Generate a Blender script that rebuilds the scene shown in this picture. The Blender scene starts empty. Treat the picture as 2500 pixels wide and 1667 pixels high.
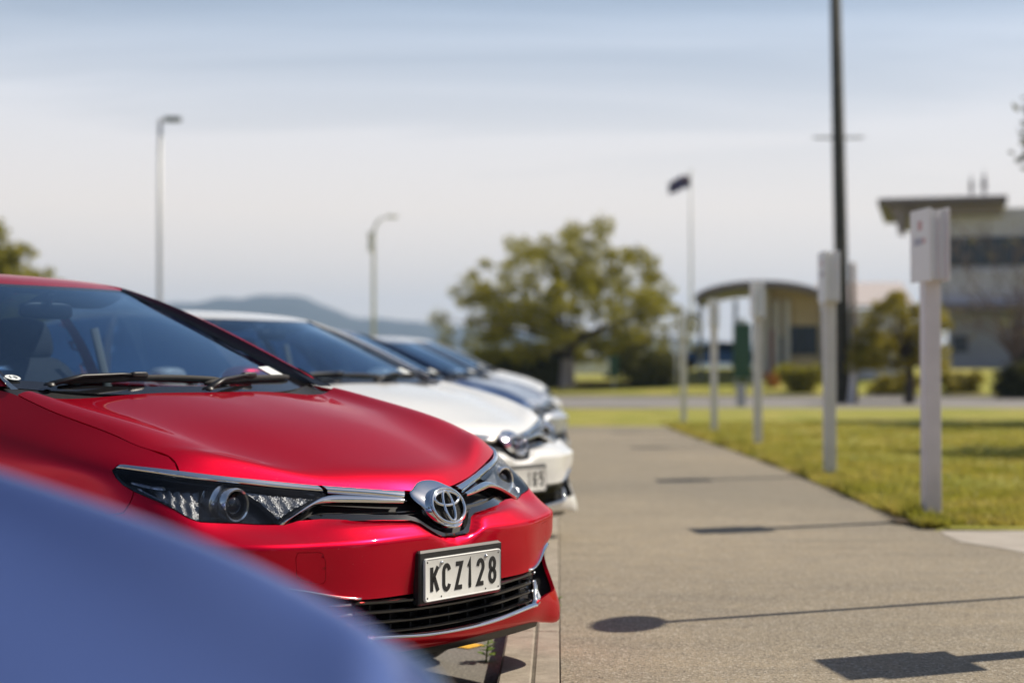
import bpy, math, random
import numpy as np
from mathutils import Vector, Matrix
from mathutils.geometry import delaunay_2d_cdt
R = math.radians
random.seed(7); rng = np.random.default_rng(11)
S = bpy.context.scene; COL = S.collection

# ---------------------------------------------------------------- camera, sky, sun, exposure
CAM_Z = 1.06; YAW = R(1.63)                       # the kerb runs along +Y, the camera looks a touch to its left
cd = bpy.data.cameras.new('camera'); cam = bpy.data.objects.new('camera', cd); COL.objects.link(cam)
cd.sensor_width = 36; cd.lens = 56.16; cd.clip_start = .05; cd.clip_end = 12000
cam.location = (0, 0, CAM_Z); cam.rotation_euler = (R(90)+math.atan(72.5/3900), 0, YAW)
cd.dof.use_dof = True; cd.dof.focus_distance = 4.72; cd.dof.aperture_fstop = 1.8
S.camera = cam
SUN_AZ = R(67); SUN_EL = R(50)                    # to the right of the view, and ahead of it
w = bpy.data.worlds.new('World'); S.world = w; w.use_nodes = True
def build_world():
    nt = w.node_tree; nt.nodes.clear(); N = nt.nodes.new; L = nt.links.new
    out = N('ShaderNodeOutputWorld'); bg = N('ShaderNodeBackground'); L(bg.outputs[0], out.inputs[0]); bg.inputs[1].default_value = .067
    sky = N('ShaderNodeTexSky'); sky.sky_type = 'NISHITA'; sky.sun_disc = False; sky.sun_elevation = SUN_EL; sky.sun_rotation = SUN_AZ-YAW
    sky.altitude = 20; sky.air_density = 1.0; sky.dust_density = 1.0; sky.ozone_density = 1.5
    tc = N('ShaderNodeTexCoord'); sep = N('ShaderNodeSeparateXYZ'); L(tc.outputs['Generated'], sep.inputs[0])
    def math_(op, a, b=None, c=None):
        m = N('ShaderNodeMath'); m.operation = op
        for k, x in enumerate((a, b, c)):
            if x is None: continue
            if isinstance(x, (int, float)): m.inputs[k].default_value = x
            else: L(x, m.inputs[k])
        return m.outputs[0]
    # streaky high cloud: project the direction on a far level sheet
    zz = math_('MAXIMUM', math_('ADD', sep.outputs[2], .10), .02)
    cx = N('ShaderNodeCombineXYZ'); L(math_('DIVIDE', sep.outputs[0], zz), cx.inputs[0]); L(math_('DIVIDE', sep.outputs[1], zz), cx.inputs[1])
    mp = N('ShaderNodeMapping'); L(cx.outputs[0], mp.inputs[0]); mp.inputs['Rotation'].default_value = (0, 0, R(14)); mp.inputs['Scale'].default_value = (.34, 1.15, 1); mp.inputs['Location'].default_value = (2.3, .9, 0)
    nz = N('ShaderNodeTexNoise'); L(mp.outputs[0], nz.inputs[0]); nz.inputs['Scale'].default_value = 1.25; nz.inputs['Detail'].default_value = 6; nz.inputs['Roughness'].default_value = .56; nz.inputs['Distortion'].default_value = .5
    mr = N('ShaderNodeMapRange'); mr.interpolation_type = 'SMOOTHSTEP'; L(nz.outputs[0], mr.inputs[0]); mr.inputs[1].default_value = .32; mr.inputs[2].default_value = .76
    # a veil of cirrostratus that thickens towards the horizon
    veil = N('ShaderNodeMapRange'); veil.interpolation_type = 'SMOOTHSTEP'; L(sep.outputs[2], veil.inputs[0]); veil.inputs[1].default_value = .32; veil.inputs[2].default_value = .10; veil.inputs[3].default_value = .0; veil.inputs[4].default_value = 1.0
    hi = N('ShaderNodeMapRange'); hi.interpolation_type = 'SMOOTHSTEP'; L(sep.outputs[2], hi.inputs[0]); hi.inputs[1].default_value = .42; hi.inputs[2].default_value = .22; hi.inputs[3].default_value = .0; hi.inputs[4].default_value = .42
    f = math_('MINIMUM', math_('ADD', math_('MULTIPLY', mr.outputs[0], hi.outputs[0]), math_('MULTIPLY', veil.outputs[0], .93)), .95)
    cl = N('ShaderNodeMix'); cl.data_type = 'RGBA'; L(f, cl.inputs[0]); L(sky.outputs[0], cl.inputs[6]); tint = N('ShaderNodeMix'); tint.data_type = 'RGBA'; tf = N('ShaderNodeMapRange'); L(sep.outputs[2], tf.inputs[0]); tf.inputs[1].default_value = .10; tf.inputs[2].default_value = .23; L(tf.outputs[0], tint.inputs[0]); tint.inputs[6].default_value = (15.6, 14.1, 12.7, 1); tint.inputs[7].default_value = (9.6, 11.2, 13.6, 1); L(tint.outputs[2], cl.inputs[7])
    L(cl.outputs[2], bg.inputs[0])
build_world()
sd = bpy.data.lights.new('sun', 'SUN'); sd.energy = 5.0; sd.angle = R(.53); sd.color = (1, .905, .76)
sun = bpy.data.objects.new('sun', sd); COL.objects.link(sun)
_az = SUN_AZ-YAW; _v = Vector((math.sin(_az)*math.cos(SUN_EL), math.cos(_az)*math.cos(SUN_EL), math.sin(SUN_EL)))
sun.rotation_euler = _v.to_track_quat('Z', 'Y').to_euler(); sun.location = _v*60
S.view_settings.view_transform = 'Standard'; S.view_settings.look = 'None'; S.view_settings.exposure = 0.13; S.view_settings.gamma = 1; S.view_settings.use_curve_mapping = False
S.render.engine = 'CYCLES'; S.cycles.use_denoising = True; S.cycles.max_bounces = 10; S.cycles.transparent_max_bounces = 24; S.cycles.sample_clamp_indirect = 8
def W(x, y, z=0.):
    """point x to the right and y ahead of the camera -> world"""
    return Vector((x*math.cos(YAW)-y*math.sin(YAW), x*math.sin(YAW)+y*math.cos(YAW), z))

# ---------------------------------------------------------------- materials
class NT:
    def __init__(s, name):
        s.m = bpy.data.materials.new(name); s.m.use_nodes = True; s.t = s.m.node_tree; s.t.nodes.clear()
        s.out = s.t.nodes.new('ShaderNodeOutputMaterial')
    def n(s, ty, **k):
        o = s.t.nodes.new(ty)
        for a, b in k.items(): setattr(o, a, b)
        return o
    def l(s, a, b): s.t.links.new(a, b)
    def bsdf(s, col=(.5, .5, .5), rough=.5, metal=0., **k):
        b = s.n('ShaderNodeBsdfPrincipled'); b.inputs['Base Color'].default_value = (*col, 1); b.inputs['Roughness'].default_value = rough; b.inputs['Metallic'].default_value = metal
        for a, v in k.items(): b.inputs[a.replace('_', ' ')].default_value = v
        s.l(b.outputs[0], s.out.inputs[0]); return b
    def noise(s, scale, detail=4, rough=.5, co='Object', stretch=None):
        tc = s.n('ShaderNodeTexCoord'); src = tc.outputs[co]
        if stretch:
            mp = s.n('ShaderNodeMapping'); s.l(src, mp.inputs[0]); mp.inputs['Scale'].default_value = stretch; src = mp.outputs[0]
        z = s.n('ShaderNodeTexNoise'); s.l(src, z.inputs[0]); z.inputs['Scale'].default_value = scale; z.inputs['Detail'].default_value = detail; z.inputs['Roughness'].default_value = rough
        return z.outputs[0]
    def ramp(s, f, stops):
        r = s.n('ShaderNodeValToRGB'); s.l(f, r.inputs[0]); e = r.color_ramp.elements
        while len(e) < len(stops): e.new(.5)
        for k, (p, c) in enumerate(stops): e[k].position = p; e[k].color = (*c, 1) if len(c) == 3 else c
        return r.outputs[0]
    def mix(s, f, a, b, blend='MIX'):
        m = s.n('ShaderNodeMix', data_type='RGBA', blend_type=blend)
        for k, x in ((0, f), (6, a), (7, b)):
            if isinstance(x, (int, float)): m.inputs[k].default_value = x
            elif isinstance(x, tuple): m.inputs[k].default_value = (*x, 1)
            else: s.l(x, m.inputs[k])
        return m.outputs[2]
    def bump(s, h, b, strength=.3, dist=.01):
        u = s.n('ShaderNodeBump'); u.inputs['Strength'].default_value = strength; u.inputs['Distance'].default_value = dist; s.l(h, u.inputs['Height']); s.l(u.outputs[0], b.inputs['Normal'])
def plain(name, col, rough=.5, metal=0., var=.0, scale=30, **k):
    t = NT(name); b = t.bsdf(col, rough, metal, **k)
    if var:
        c = t.ramp(t.noise(scale), [(.3, tuple(x*(1-var) for x in col)), (.7, tuple(min(1, x*(1+var)) for x in col))]); t.l(c, b.inputs['Base Color'])
    return t.m
def paint(name, col, metal, rough, dust=.03, coat=1.):
    """clear-coated car paint with a fine flake, a little road dust and small insect marks"""
    t = NT(name); b = t.bsdf(col, rough, metal, Coat_Weight=coat, Coat_Roughness=.018, Coat_IOR=1.5, Specular_IOR_Level=.25, Specular_Tint=(*[min(1, x/max(col)*.95+.03) for x in col], 1))
    fl = t.noise(900, 2); c = t.mix(t.ramp(fl, [(.3, (0, 0, 0)), (.7, (1, 1, 1))]), tuple(x*.86 for x in col), tuple(min(1, x*1.14) for x in col))
    sp = t.ramp(t.noise(150, 3, .7), [(.72, (0, 0, 0)), (.755, (1, 1, 1))]); pt = t.ramp(t.noise(3.2, 3), [(.46, (0, 0, 0)), (.62, (1, 1, 1))])
    mk = t.n('ShaderNodeMath', operation='MULTIPLY'); t.l(sp, mk.inputs[0]); t.l(pt, mk.inputs[1])
    c = t.mix(mk.outputs[0], c, (.62, .52, .48))
    du = t.ramp(t.noise(2.1, 5, .6), [(.35, (0, 0, 0)), (.8, (dust, dust, dust))]); c = t.mix(du, c, (.33, .29, .26)); t.l(c, b.inputs['Base Color'])
    cr = t.ramp(t.noise(14, 4), [(.3, (.012,)*3), (.75, (.06,)*3)]); t.l(cr, b.inputs['Coat Roughness'])
    return t.m
def glassy(name, tint, ior=1.5, rough=0.0, gain=1.0, sheen=(1, 1, 1)):
    """thin pane: tinted see-through plus a mirror of the surroundings that grows towards grazing"""
    t = NT(name); tr = t.n('ShaderNodeBsdfTransparent'); tr.inputs[0].default_value = (*tint, 1)
    g = t.n('ShaderNodeBsdfAnisotropic'); g.inputs['Roughness'].default_value = rough; g.inputs['Color'].default_value = (*sheen, 1)
    f = t.n('ShaderNodeFresnel'); f.inputs[0].default_value = ior; m = t.n('ShaderNodeMath', operation='MULTIPLY', use_clamp=True); t.l(f.outputs[0], m.inputs[0]); m.inputs[1].default_value = gain
    x = t.n('ShaderNodeMixShader'); t.l(m.outputs[0], x.inputs[0]); t.l(tr.outputs[0], x.inputs[1]); t.l(g.outputs[0], x.inputs[2]); t.l(x.outputs[0], t.out.inputs[0])
    return t.m
M = {}
M['red'] = paint('red_paint', (.68, .0, .028), .78, .36, .006, .45)
M['white'] = paint('white_paint', (.86, .86, .84), 0, .35, .03)
M['blue'] = paint('blue_paint', (.03, .11, .32), .5, .34)
M['silver_blue'] = paint('silver_blue_paint', (.145, .20, .41), .88, .36, .0, .40); M['steel_blue'] = paint('steel_blue_paint', (.085, .125, .22), .7, .34, .02, .6); M['pale_silver'] = paint('pale_silver_paint', (.56, .58, .62), .6, .34, .02)
M['chrome'] = plain('chrome', (.80, .81, .83), .045, 1.)
M['pillar'] = plain('pillar_dark_maroon', (.030, .002, .008), .2, Coat_Weight=.4); M['bright'] = plain('bright_trim', (.86, .87, .89), .16, .92); M['satin'] = plain('satin_silver', (.62, .63, .66), .22, 1.)  # pillar: very dark maroon on the red car; copies take their body paint
M['gloss_black'] = plain('gloss_black', (.010, .010, .011), .12, Coat_Weight=.6)
M['black'] = plain('black_plastic', (.018, .018, .019), .42, var=.25, scale=60)
M['dark'] = plain('dark_cavity', (.008, .008, .009), .7)
M['rubber'] = plain('rubber', (.022, .021, .021), .75, var=.3, scale=40)
M['trim'] = plain('grey_interior', (.045, .045, .048), .75, var=.2, scale=80)
M['beige'] = plain('seat_belt_webbing', (.30, .28, .24), .8)
M['alloy'] = plain('alloy', (.45, .46, .48), .3, .9)
M['glass'] = glassy('window_glass', (.46, .56, .66), 1.52, 0, 1.75, (.66, .84, 1.0))
M['lens'] = glassy('headlight_lens', (.95, .96, .97), 1.40, .004, .8)
M['mirror_glass'] = plain('mirror_glass', (.8, .82, .85), .01, 1.)
M['plate_white'] = plain('plate_white', (.84, .84, .81), .38, var=.04, scale=30)
M['ink'] = plain('plate_black', (.014, .014, .016), .4)
M['sticker'] = plain('sticker_white', (.74, .78, .78), .6)
M['bulb'] = plain('projector_glass', (.02, .022, .03), .03, Coat_Weight=1.)
def _refl():
    t = NT('lamp_reflector'); b = t.bsdf((.26, .27, .29), .24, .75); t.bump(t.noise(210, 2), b, .45, .004); return t.m
M['reflector'] = _refl(); M['bowl'] = plain('headlight_bowl', (.012, .013, .016), .25, Coat_Weight=.5)
def _mesh():
    t = NT('fine_mesh'); b = t.bsdf((.012,)*3, .6, 0, Specular_IOR_Level=.15); tc = t.n('ShaderNodeTexCoord'); v = t.n('ShaderNodeTexVoronoi'); t.l(tc.outputs['Object'], v.inputs[0]); v.inputs['Scale'].default_value = 260
    t.l(t.ramp(v.outputs['Distance'], [(.3, (.002,)*3), (.6, (.03,)*3)]), b.inputs['Base Color']); return t.m
M['mesh'] = _mesh()

# ---------------------------------------------------------------- object helpers
def obj(name, verts, faces, mat=None, parent=None, smooth=False, loc=None, rot=None):
    me = bpy.data.meshes.new(name); me.from_pydata([tuple(map(float, v)) for v in verts], [], [tuple(map(int, f)) for f in faces]); me.update()
    if mat is not None: me.materials.append(mat)
    if smooth: me.shade_smooth()
    o = bpy.data.objects.new(name, me); COL.objects.link(o)
    if parent is not None: o.parent = parent
    if loc is not None: o.location = loc
    if rot is not None: o.rotation_euler = rot
    return o
def tag(o, label=None, cat=None, group=None, kind=None):
    for k, v in (('label', label), ('category', cat), ('group', group), ('kind', kind)):
        if v: o[k] = v
    return o
def thing(name, label, cat, loc=(0, 0, 0), rz=0, group=None):
    o = bpy.data.objects.new(name, None); COL.objects.link(o); o.location = loc; o.rotation_euler = (0, 0, rz); o.empty_display_size = .2
    return tag(o, label, cat, group)
KIDS = {}
def kids(o): return [c for c in bpy.data.objects if c.parent is o]
def dup(o, swap, parent=None):
    """copy a thing with its parts and sub-parts; swap maps a material to another on the copy"""
    c = o.copy(); COL.objects.link(c)
    if parent is not None: c.parent = parent
    if c.type == 'MESH':
        for s in c.material_slots:
            if s.material in swap: m = swap[s.material]; s.link = 'OBJECT'; s.material = m
    for ch in KIDS.get(o, []): dup(ch, swap, c)
    return c
class MB:
    """collects shapes into one mesh"""
    def __init__(s): s.v = []; s.f = []
    def add(s, v, f): k = len(s.v); s.v += [tuple(x) for x in v]; s.f += [tuple(i+k for i in g) for g in f]; return s
    def box(s, a, b, bev=0.):
        (x0, y0, z0), (x1, y1, z1) = a, b
        if not bev:
            return s.add([(x0, y0, z0), (x1, y0, z0), (x1, y1, z0), (x0, y1, z0), (x0, y0, z1), (x1, y0, z1), (x1, y1, z1), (x0, y1, z1)], [(0, 3, 2, 1), (4, 5, 6, 7), (0, 1, 5, 4), (1, 2, 6, 5), (2, 3, 7, 6), (3, 0, 4, 7)])
        rings = []
        for z, e in ((z0, bev), (z0+bev, 0), (z1-bev, 0), (z1, bev)):
            rings.append([(x0+e+bev*.6, y0+e, z), (x1-e-bev*.6, y0+e, z), (x1-e, y0+e+bev*.6, z), (x1-e, y1-e-bev*.6, z), (x1-e-bev*.6, y1-e, z), (x0+e+bev*.6, y1-e, z), (x0+e, y1-e-bev*.6, z), (x0+e, y0+e+bev*.6, z)])
        return s.loft(rings, True, True)
    def loft(s, rings, closed=True, caps=False):
        n = len(rings[0]); v = [p for r in rings for p in r]; f = []
        for i in range(len(rings)-1):
            for j in range(n if closed else n-1):
                a, b = i*n+j, i*n+(j+1) % n; f.append((a, b, b+n, a+n))
        if caps: f.append(tuple(range(n))[::-1]); f.append(tuple(range((len(rings)-1)*n, len(rings)*n)))
        return s.add(v, f)
    def tube(s, pts, r, n=8, caps=True, flat=1.):
        pts = [Vector(p) for p in pts]; rr = r if isinstance(r, (list, tuple)) else [r]*len(pts); rings = []; up = None
        for i, p in enumerate(pts):
            d = (pts[min(i+1, len(pts)-1)]-pts[max(i-1, 0)]).normalized()
            if up is None: up = Vector((0, 0, 1)) if abs(d.z) < .9 else Vector((1, 0, 0))
            a = d.cross(up).normalized(); up = a.cross(d).normalized()
            rings.append([p+(a*math.cos(2*math.pi*k/n)+up*flat*math.sin(2*math.pi*k/n))*rr[i] for k in range(n)])
        return s.loft(rings, True, caps)
    def loop(s, pts, r, n=8):
        """closed tube"""
        pts = [Vector(p) for p in pts]; m = len(pts); c = sum(pts, Vector())/m; nn = (pts[0]-c).cross(pts[m//4]-c).normalized(); rings = []
        for i, p in enumerate(pts):
            d = (pts[(i+1) % m]-pts[i-1]).normalized(); a = d.cross(nn).normalized(); b = a.cross(d)
            rings.append([p+(a*math.cos(2*math.pi*k/n)+b*math.sin(2*math.pi*k/n))*r for k in range(n)])
        rings.append(rings[0]); return s.loft(rings)
    def lathe(s, prof, axis='Z', n=32, c=(0, 0, 0)):
        rings = []
        for r, h in prof:
            ring = []
            for k in range(n):
                a = 2*math.pi*k/n; x, y = r*math.cos(a), r*math.sin(a)
                p = {'Z': (x, y, h), 'Y': (x, h, y), 'X': (h, x, y)}[axis]; ring.append((p[0]+c[0], p[1]+c[1], p[2]+c[2]))
            rings.append(ring)
        return s.loft(rings)
    def blob(s, c, r, e=.5, nu=20, nv=12, M4=None):
        """rounded box (superellipsoid)"""
        def sg(t): return math.copysign(abs(t)**e, t)
        rings = []
        for i in range(nv+1):
            ph = -math.pi/2+math.pi*i/nv; cz = sg(math.cos(ph)); z = sg(math.sin(ph)); ring = []
            for k in range(nu):
                a = 2*math.pi*k/nu; p = Vector((r[0]*cz*sg(math.cos(a)), r[1]*cz*sg(math.sin(a)), r[2]*z))
                if M4 is not None: p = M4 @ p
                ring.append((p[0]+c[0], p[1]+c[1], p[2]+c[2]))
            rings.append(ring)
        return s.loft(rings)
    def build(s, name, mat, parent=None, smooth=False, **k): return obj(name, s.v, s.f, mat, parent, smooth, **k)
def curved(o, angle=35):
    """smooth shading that keeps edges sharper than the angle"""
    me = o.data; me.shade_smooth()
    me.set_sharp_from_angle(angle=R(angle)); return o

# ---------------------------------------------------------------- smooth surfaces through a net of points
def _nat(t, P):
    """second derivatives of the natural cubic spline through P (n,...) at knots t"""
    n = len(t); hh = np.diff(t); A = np.zeros((n, n)); B = np.zeros((n, n)); A[0, 0] = A[-1, -1] = 1
    for i in range(1, n-1):
        A[i, i-1] = hh[i-1]; A[i, i] = 2*(hh[i-1]+hh[i]); A[i, i+1] = hh[i]
        B[i, i-1] = 6/hh[i-1]; B[i, i] = -6/hh[i-1]-6/hh[i]; B[i, i+1] = 6/hh[i]
    return np.tensordot(np.linalg.solve(A, B), P, axes=(1, 0))
def spl(t, P, x):
    """natural cubic spline, knots t, values P (n,...), evaluated at x (m,) -> (m,...)"""
    t = np.asarray(t, float); P = np.asarray(P, float); x = np.atleast_1d(np.asarray(x, float))
    M = _nat(t, P); i = np.clip(np.searchsorted(t, x)-1, 0, len(t)-2); h = t[i+1]-t[i]
    sh = (-1,)+(1,)*(P.ndim-1); h = h.reshape(sh); a = (t[i+1].reshape(sh)-x.reshape(sh))/h; b = 1-a
    return a*P[i]+b*P[i+1]+((a**3-a)*M[i]+(b**3-b)*M[i+1])*h*h/6
def chord(P):
    d = np.linalg.norm(np.diff(P, axis=0), axis=-1)
    if d.ndim > 1: d = d.mean(axis=1)
    return np.concatenate([[0], np.cumsum(np.maximum(d, 1e-4))])
class Net:
    """surface through P[nu][nv]; C2 along u; C2 or C1 along v; u, v in metres of average chord"""
    def __init__(self, P, mir0=0, mir1=0, c1=True, tv=None):
        P = np.asarray(P, float); self.n = P.shape[0]
        m = np.array([1, -1, 1.]); Q = P
        if mir0: Q = np.concatenate([P[mir0:0:-1]*m, Q])
        if mir1: Q = np.concatenate([Q, P[-2:-2-mir1:-1]*m])
        tu = chord(Q); self.tu = tu-tu[mir0]; self.u = self.tu[mir0:mir0+self.n]; self.Q = Q
        self.v = chord(P.transpose(1, 0, 2)) if tv is None else np.asarray(tv, float); self.c1 = c1
    def __call__(self, U, V):
        U = np.atleast_1d(np.asarray(U, float)); V = np.atleast_1d(np.asarray(V, float))
        R = spl(self.tu, self.Q, U); t = self.v
        i = np.clip(np.searchsorted(t, V)-1, 0, len(t)-2); k = np.arange(len(U)); h = (t[i+1]-t[i])[:, None]; x = ((V-t[i])[:, None])/h
        if self.c1:
            d = np.diff(R, axis=1)/np.diff(t)[None, :, None]; hh = np.diff(t)
            T = np.empty_like(R); T[:, 0] = d[:, 0]; T[:, -1] = d[:, -1]
            w0 = (hh[1:]/(hh[1:]+hh[:-1]))[None, :, None]; T[:, 1:-1] = w0*d[:, :-1]+(1-w0)*d[:, 1:]
            return ((2*x**3-3*x**2+1)*R[k, i]+(x**3-2*x**2+x)*h*T[k, i]+(-2*x**3+3*x**2)*R[k, i+1]+(x**3-x**2)*h*T[k, i+1])
        M = _nat(t, R.transpose(1, 0, 2)).transpose(1, 0, 2); a = 1-x; b = x
        return a*R[k, i]+b*R[k, i+1]+((a**3-a)*M[k, i]+(b**3-b)*M[k, i+1])*h*h/6
    def nrm(self, U, V, e=2e-3):
        U = np.atleast_1d(np.asarray(U, float)); V = np.atleast_1d(np.asarray(V, float))
        a = self(U+e, V)-self(U-e, V); b = self(U, V+e)-self(U, V-e); n = np.cross(a, b)
        return n/np.maximum(np.linalg.norm(n, axis=1), 1e-12)[:, None]
    def find(self, p, axes, guess, box=None):
        """(u, v) whose point has the coordinates p on the two axes"""
        uv = np.array(guess, float)
        for _ in range(40):
            q = self(uv[:1], uv[1:])[0][list(axes)]; e = 1e-4
            J = np.stack([(self(uv[:1]+e, uv[1:])[0][list(axes)]-q)/e, (self(uv[:1], uv[1:]+e)[0][list(axes)]-q)/e], 1)
            try: d = np.linalg.solve(J, np.asarray(p)-q)
            except np.linalg.LinAlgError: break
            L = np.linalg.norm(d); d *= min(1, .08/max(L, 1e-9)); uv = uv+d
            uv[0] = np.clip(uv[0], self.u[0]-.02, self.u[-1]+.02); uv[1] = np.clip(uv[1], self.v[0]-.005, self.v[-1]+.005)
            if L < 1e-6: break
        return uv
# ---------------------------------------------------------------- lower body, one half (Y is the distance from the middle), station by station from the nose round to the tail
LV = [
 # 0 lower edge, turned under
 [(-.075,0,.235),(-.08,.2,.235),(-.095,.4,.238),(-.14,.52,.24),(-.22,.60,.24),(-.36,.68,.22),(-.62,.74,.20),(-.95,.76,.19),(-1.3,.77,.19),(-1.75,.77,.19),(-2.6,.77,.19),(-3.5,.77,.20),(-4.0,.72,.25),(-4.2,.56,.27),(-4.25,.3,.28),(-4.26,0,.28)],
 # 1 lip, lower front
 [(-.012,0,.262),(-.016,.2,.266),(-.03,.4,.268),(-.075,.54,.245),(-.112,.655,.222),(-.29,.755,.22),(-.6,.80,.22),(-.95,.815,.215),(-1.3,.82,.21),(-1.75,.82,.21),(-2.6,.82,.21),(-3.5,.82,.22),(-4.05,.77,.27),(-4.26,.58,.30),(-4.31,.3,.31),(-4.32,0,.31)],
 # 2 lip top
 [(.012,0,.297),(.008,.2,.303),(-.012,.4,.316),(-.055,.55,.295),(-.10,.668,.268),(-.275,.775,.28),(-.6,.825,.28),(-.95,.845,.28),(-1.3,.848,.29),(-1.75,.848,.29),(-2.6,.848,.29),(-3.5,.848,.30),(-4.1,.79,.34),(-4.3,.60,.36),(-4.34,.3,.37),(-4.345,0,.37)],
 # 3 lower grille top
 [(-.004,0,.415),(-.010,.2,.42),(-.029,.397,.424),(-.088,.54,.44),(-.163,.665,.45),(-.285,.795,.42),(-.58,.85,.42),(-.95,.87,.43),(-1.3,.868,.43),(-1.75,.87,.44),(-2.6,.87,.44),(-3.5,.867,.44),(-4.12,.80,.45),(-4.325,.60,.46),(-4.355,.3,.47),(-4.36,0,.47)],
 # 4 bumper middle
 [(.004,0,.50),(-.002,.2,.50),(-.026,.40,.50),(-.082,.54,.505),(-.138,.67,.51),(-.27,.813,.51),(-.57,.862,.52),(-.95,.88,.54),(-1.3,.875,.54),(-1.75,.878,.55),(-2.6,.88,.55),(-3.5,.875,.55),(-4.12,.80,.56),(-4.32,.60,.57),(-4.35,.3,.58),(-4.355,0,.58)],
 # 5 bumper crease
 [(.006,0,.578),(.002,.2,.58),(-.022,.40,.58),(-.078,.55,.582),(-.137,.68,.585),(-.278,.813,.59),(-.57,.864,.61),(-.95,.882,.635),(-1.3,.878,.64),(-1.75,.88,.66),(-2.6,.882,.66),(-3.5,.878,.67),(-4.1,.79,.68),(-4.28,.59,.69),(-4.31,.3,.70),(-4.315,0,.70)],
 # 6 bottom of the headlight
 [(-.045,0,.645),(-.06,.2,.645),(-.12,.4,.645),(-.198,.56,.636),(-.254,.668,.644),(-.328,.787,.666),(-.58,.852,.715),(-.95,.872,.745),(-1.3,.868,.76),(-1.75,.872,.78),(-2.6,.875,.79),(-3.5,.87,.80),(-4.07,.77,.81),(-4.23,.57,.82),(-4.26,.3,.83),(-4.265,0,.83)],
 # 7 top of the headlight, front edge of the bonnet
 [(-.098,0,.702),(-.150,.2,.713),(-.236,.39,.733),(-.313,.56,.756),(-.372,.66,.772),(-.452,.75,.788),(-.61,.827,.806),(-.95,.838,.852),(-1.3,.825,.895),(-1.75,.832,.905),(-2.6,.838,.915),(-3.5,.835,.93),(-4.02,.74,.94),(-4.17,.55,.95),(-4.2,.3,.955),(-4.205,0,.955)],
 # 8 bonnet gap on the wing, waistline of the doors
 [(-.135,0,.740),(-.182,.2,.742),(-.267,.38,.765),(-.345,.55,.788),(-.398,.645,.805),(-.465,.712,.820),(-.63,.74,.870),(-.94,.745,.939),(-1.22,.71,1.000),(-1.75,.765,1.005),(-2.6,.768,1.02),(-3.5,.765,1.05),(-3.95,.69,1.06),(-4.08,.52,1.07),(-4.1,.3,1.075),(-4.105,0,1.075)],
]
_l = np.array(LV); LV = list(_l[:5])+[_l[5]+(_l[4]-_l[5])*.18, _l[5], _l[5]+(_l[6]-_l[5])*.22]+list(_l[6:])   # two more lines close to the crease keep it crisp
BODY = Net(np.array(LV).transpose(1, 0, 2), mir0=2, mir1=2, tv=[0, .0703, .1376, .2703, .3676, .4499, .468, .4934, .5834, .719, .8249])
# ---------------------------------------------------------------- bonnet, full width, rows from the right-hand gap across to the left
_h = [  # row: outside the gap, gap, crease, between, middle ; columns: front edge, nose roll, ... , rear edge, beyond
 [(-.45,.75,.788),(-.48,.762,.793),(-.56,.785,.812),(-.69,.800,.838),(-.95,.805,.900),(-1.16,.77,.955),(-1.32,.74,1.0)],
 [(-.416,.70,.780),(-.443,.708,.807),(-.53,.728,.841),(-.66,.743,.877),(-.93,.745,.938),(-1.15,.712,.988),(-1.30,.69,1.02)],
 [(-.250,.42,.738),(-.278,.432,.765),(-.38,.48,.806),(-.617,.55,.876),(-.87,.593,.933),(-1.13,.618,.979),(-1.28,.63,1.002)],
 [(-.155,.21,.714),(-.186,.22,.742),(-.30,.24,.790),(-.55,.275,.869),(-.84,.296,.941),(-1.085,.31,.986),(-1.23,.315,1.007)],
 [(-.098,0,.702),(-.131,0,.735),(-.25,0,.784),(-.50,0,.864),(-.81,0,.941),(-1.065,0,.989),(-1.21,0,1.01)],
]
for _r in (1,):
    for _p in _h[_r][:6]:   # the gap lies on the wing
        _q = BODY.find((_p[0], _p[2]), (0, 2), (float(np.interp(-_p[0], [.4, .6, .95, 1.22], [BODY.u[4]+.08, BODY.u[6], BODY.u[7], BODY.u[8]])), float(np.interp(_p[2], [.78, .86, .93], [.72, .82, .82])))); _y = BODY(_q[:1], _q[1:])[0]
        if abs(_y[1]-_p[1]) < .03 and abs(_y[2]-_p[2]) < .01: _h[_r][_h[_r].index(_p)] = (_p[0], float(_y[1]), _p[2])
_h = np.array(_h); HOOD = Net(np.concatenate([_h*np.array([1,-1,1]), _h[-2::-1]]), c1=False)
HOOD_U = [HOOD.tu[k] for k in range(9)]
# ---------------------------------------------------------------- windscreen: rows from the right-hand pillar to the left, columns from bottom to top
_w = [[(-1.265,-.676,1.010),(-1.53,-.614,1.130),(-1.82,-.546,1.262),(-2.109,-.478,1.383)],
      [(-1.15,-.42,.988),(-1.44,-.37,1.128),(-1.74,-.325,1.264),(-2.055,-.28,1.382)],
      [(-1.09,0,.985),(-1.39,0,1.131),(-1.705,0,1.268),(-2.015,0,1.380)]]
_w = np.array(_w); SCREEN = Net(np.concatenate([_w, _w[-2::-1]*np.array([1,-1,1])]), c1=False)
# ---------------------------------------------------------------- roof and side windows
_r = [[(-2.109,-.478,1.383),(-2.055,-.28,1.382),(-2.015,0,1.380)],
      [(-2.20,-.487,1.404),(-2.16,-.29,1.407),(-2.13,0,1.407)],
      [(-2.55,-.515,1.438),(-2.53,-.31,1.446),(-2.52,0,1.449)],
      [(-3.0,-.53,1.438),(-3.0,-.32,1.452),(-3.0,0,1.457)],
      [(-3.5,-.51,1.395),(-3.52,-.32,1.412),(-3.53,0,1.418)],
      [(-3.8,-.49,1.335),(-3.84,-.31,1.358),(-3.86,0,1.366)]]
_r = np.array(_r).transpose(1, 0, 2); ROOF = Net(np.concatenate([_r, _r[-2::-1]*np.array([1,-1,1])]), c1=False)
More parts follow.
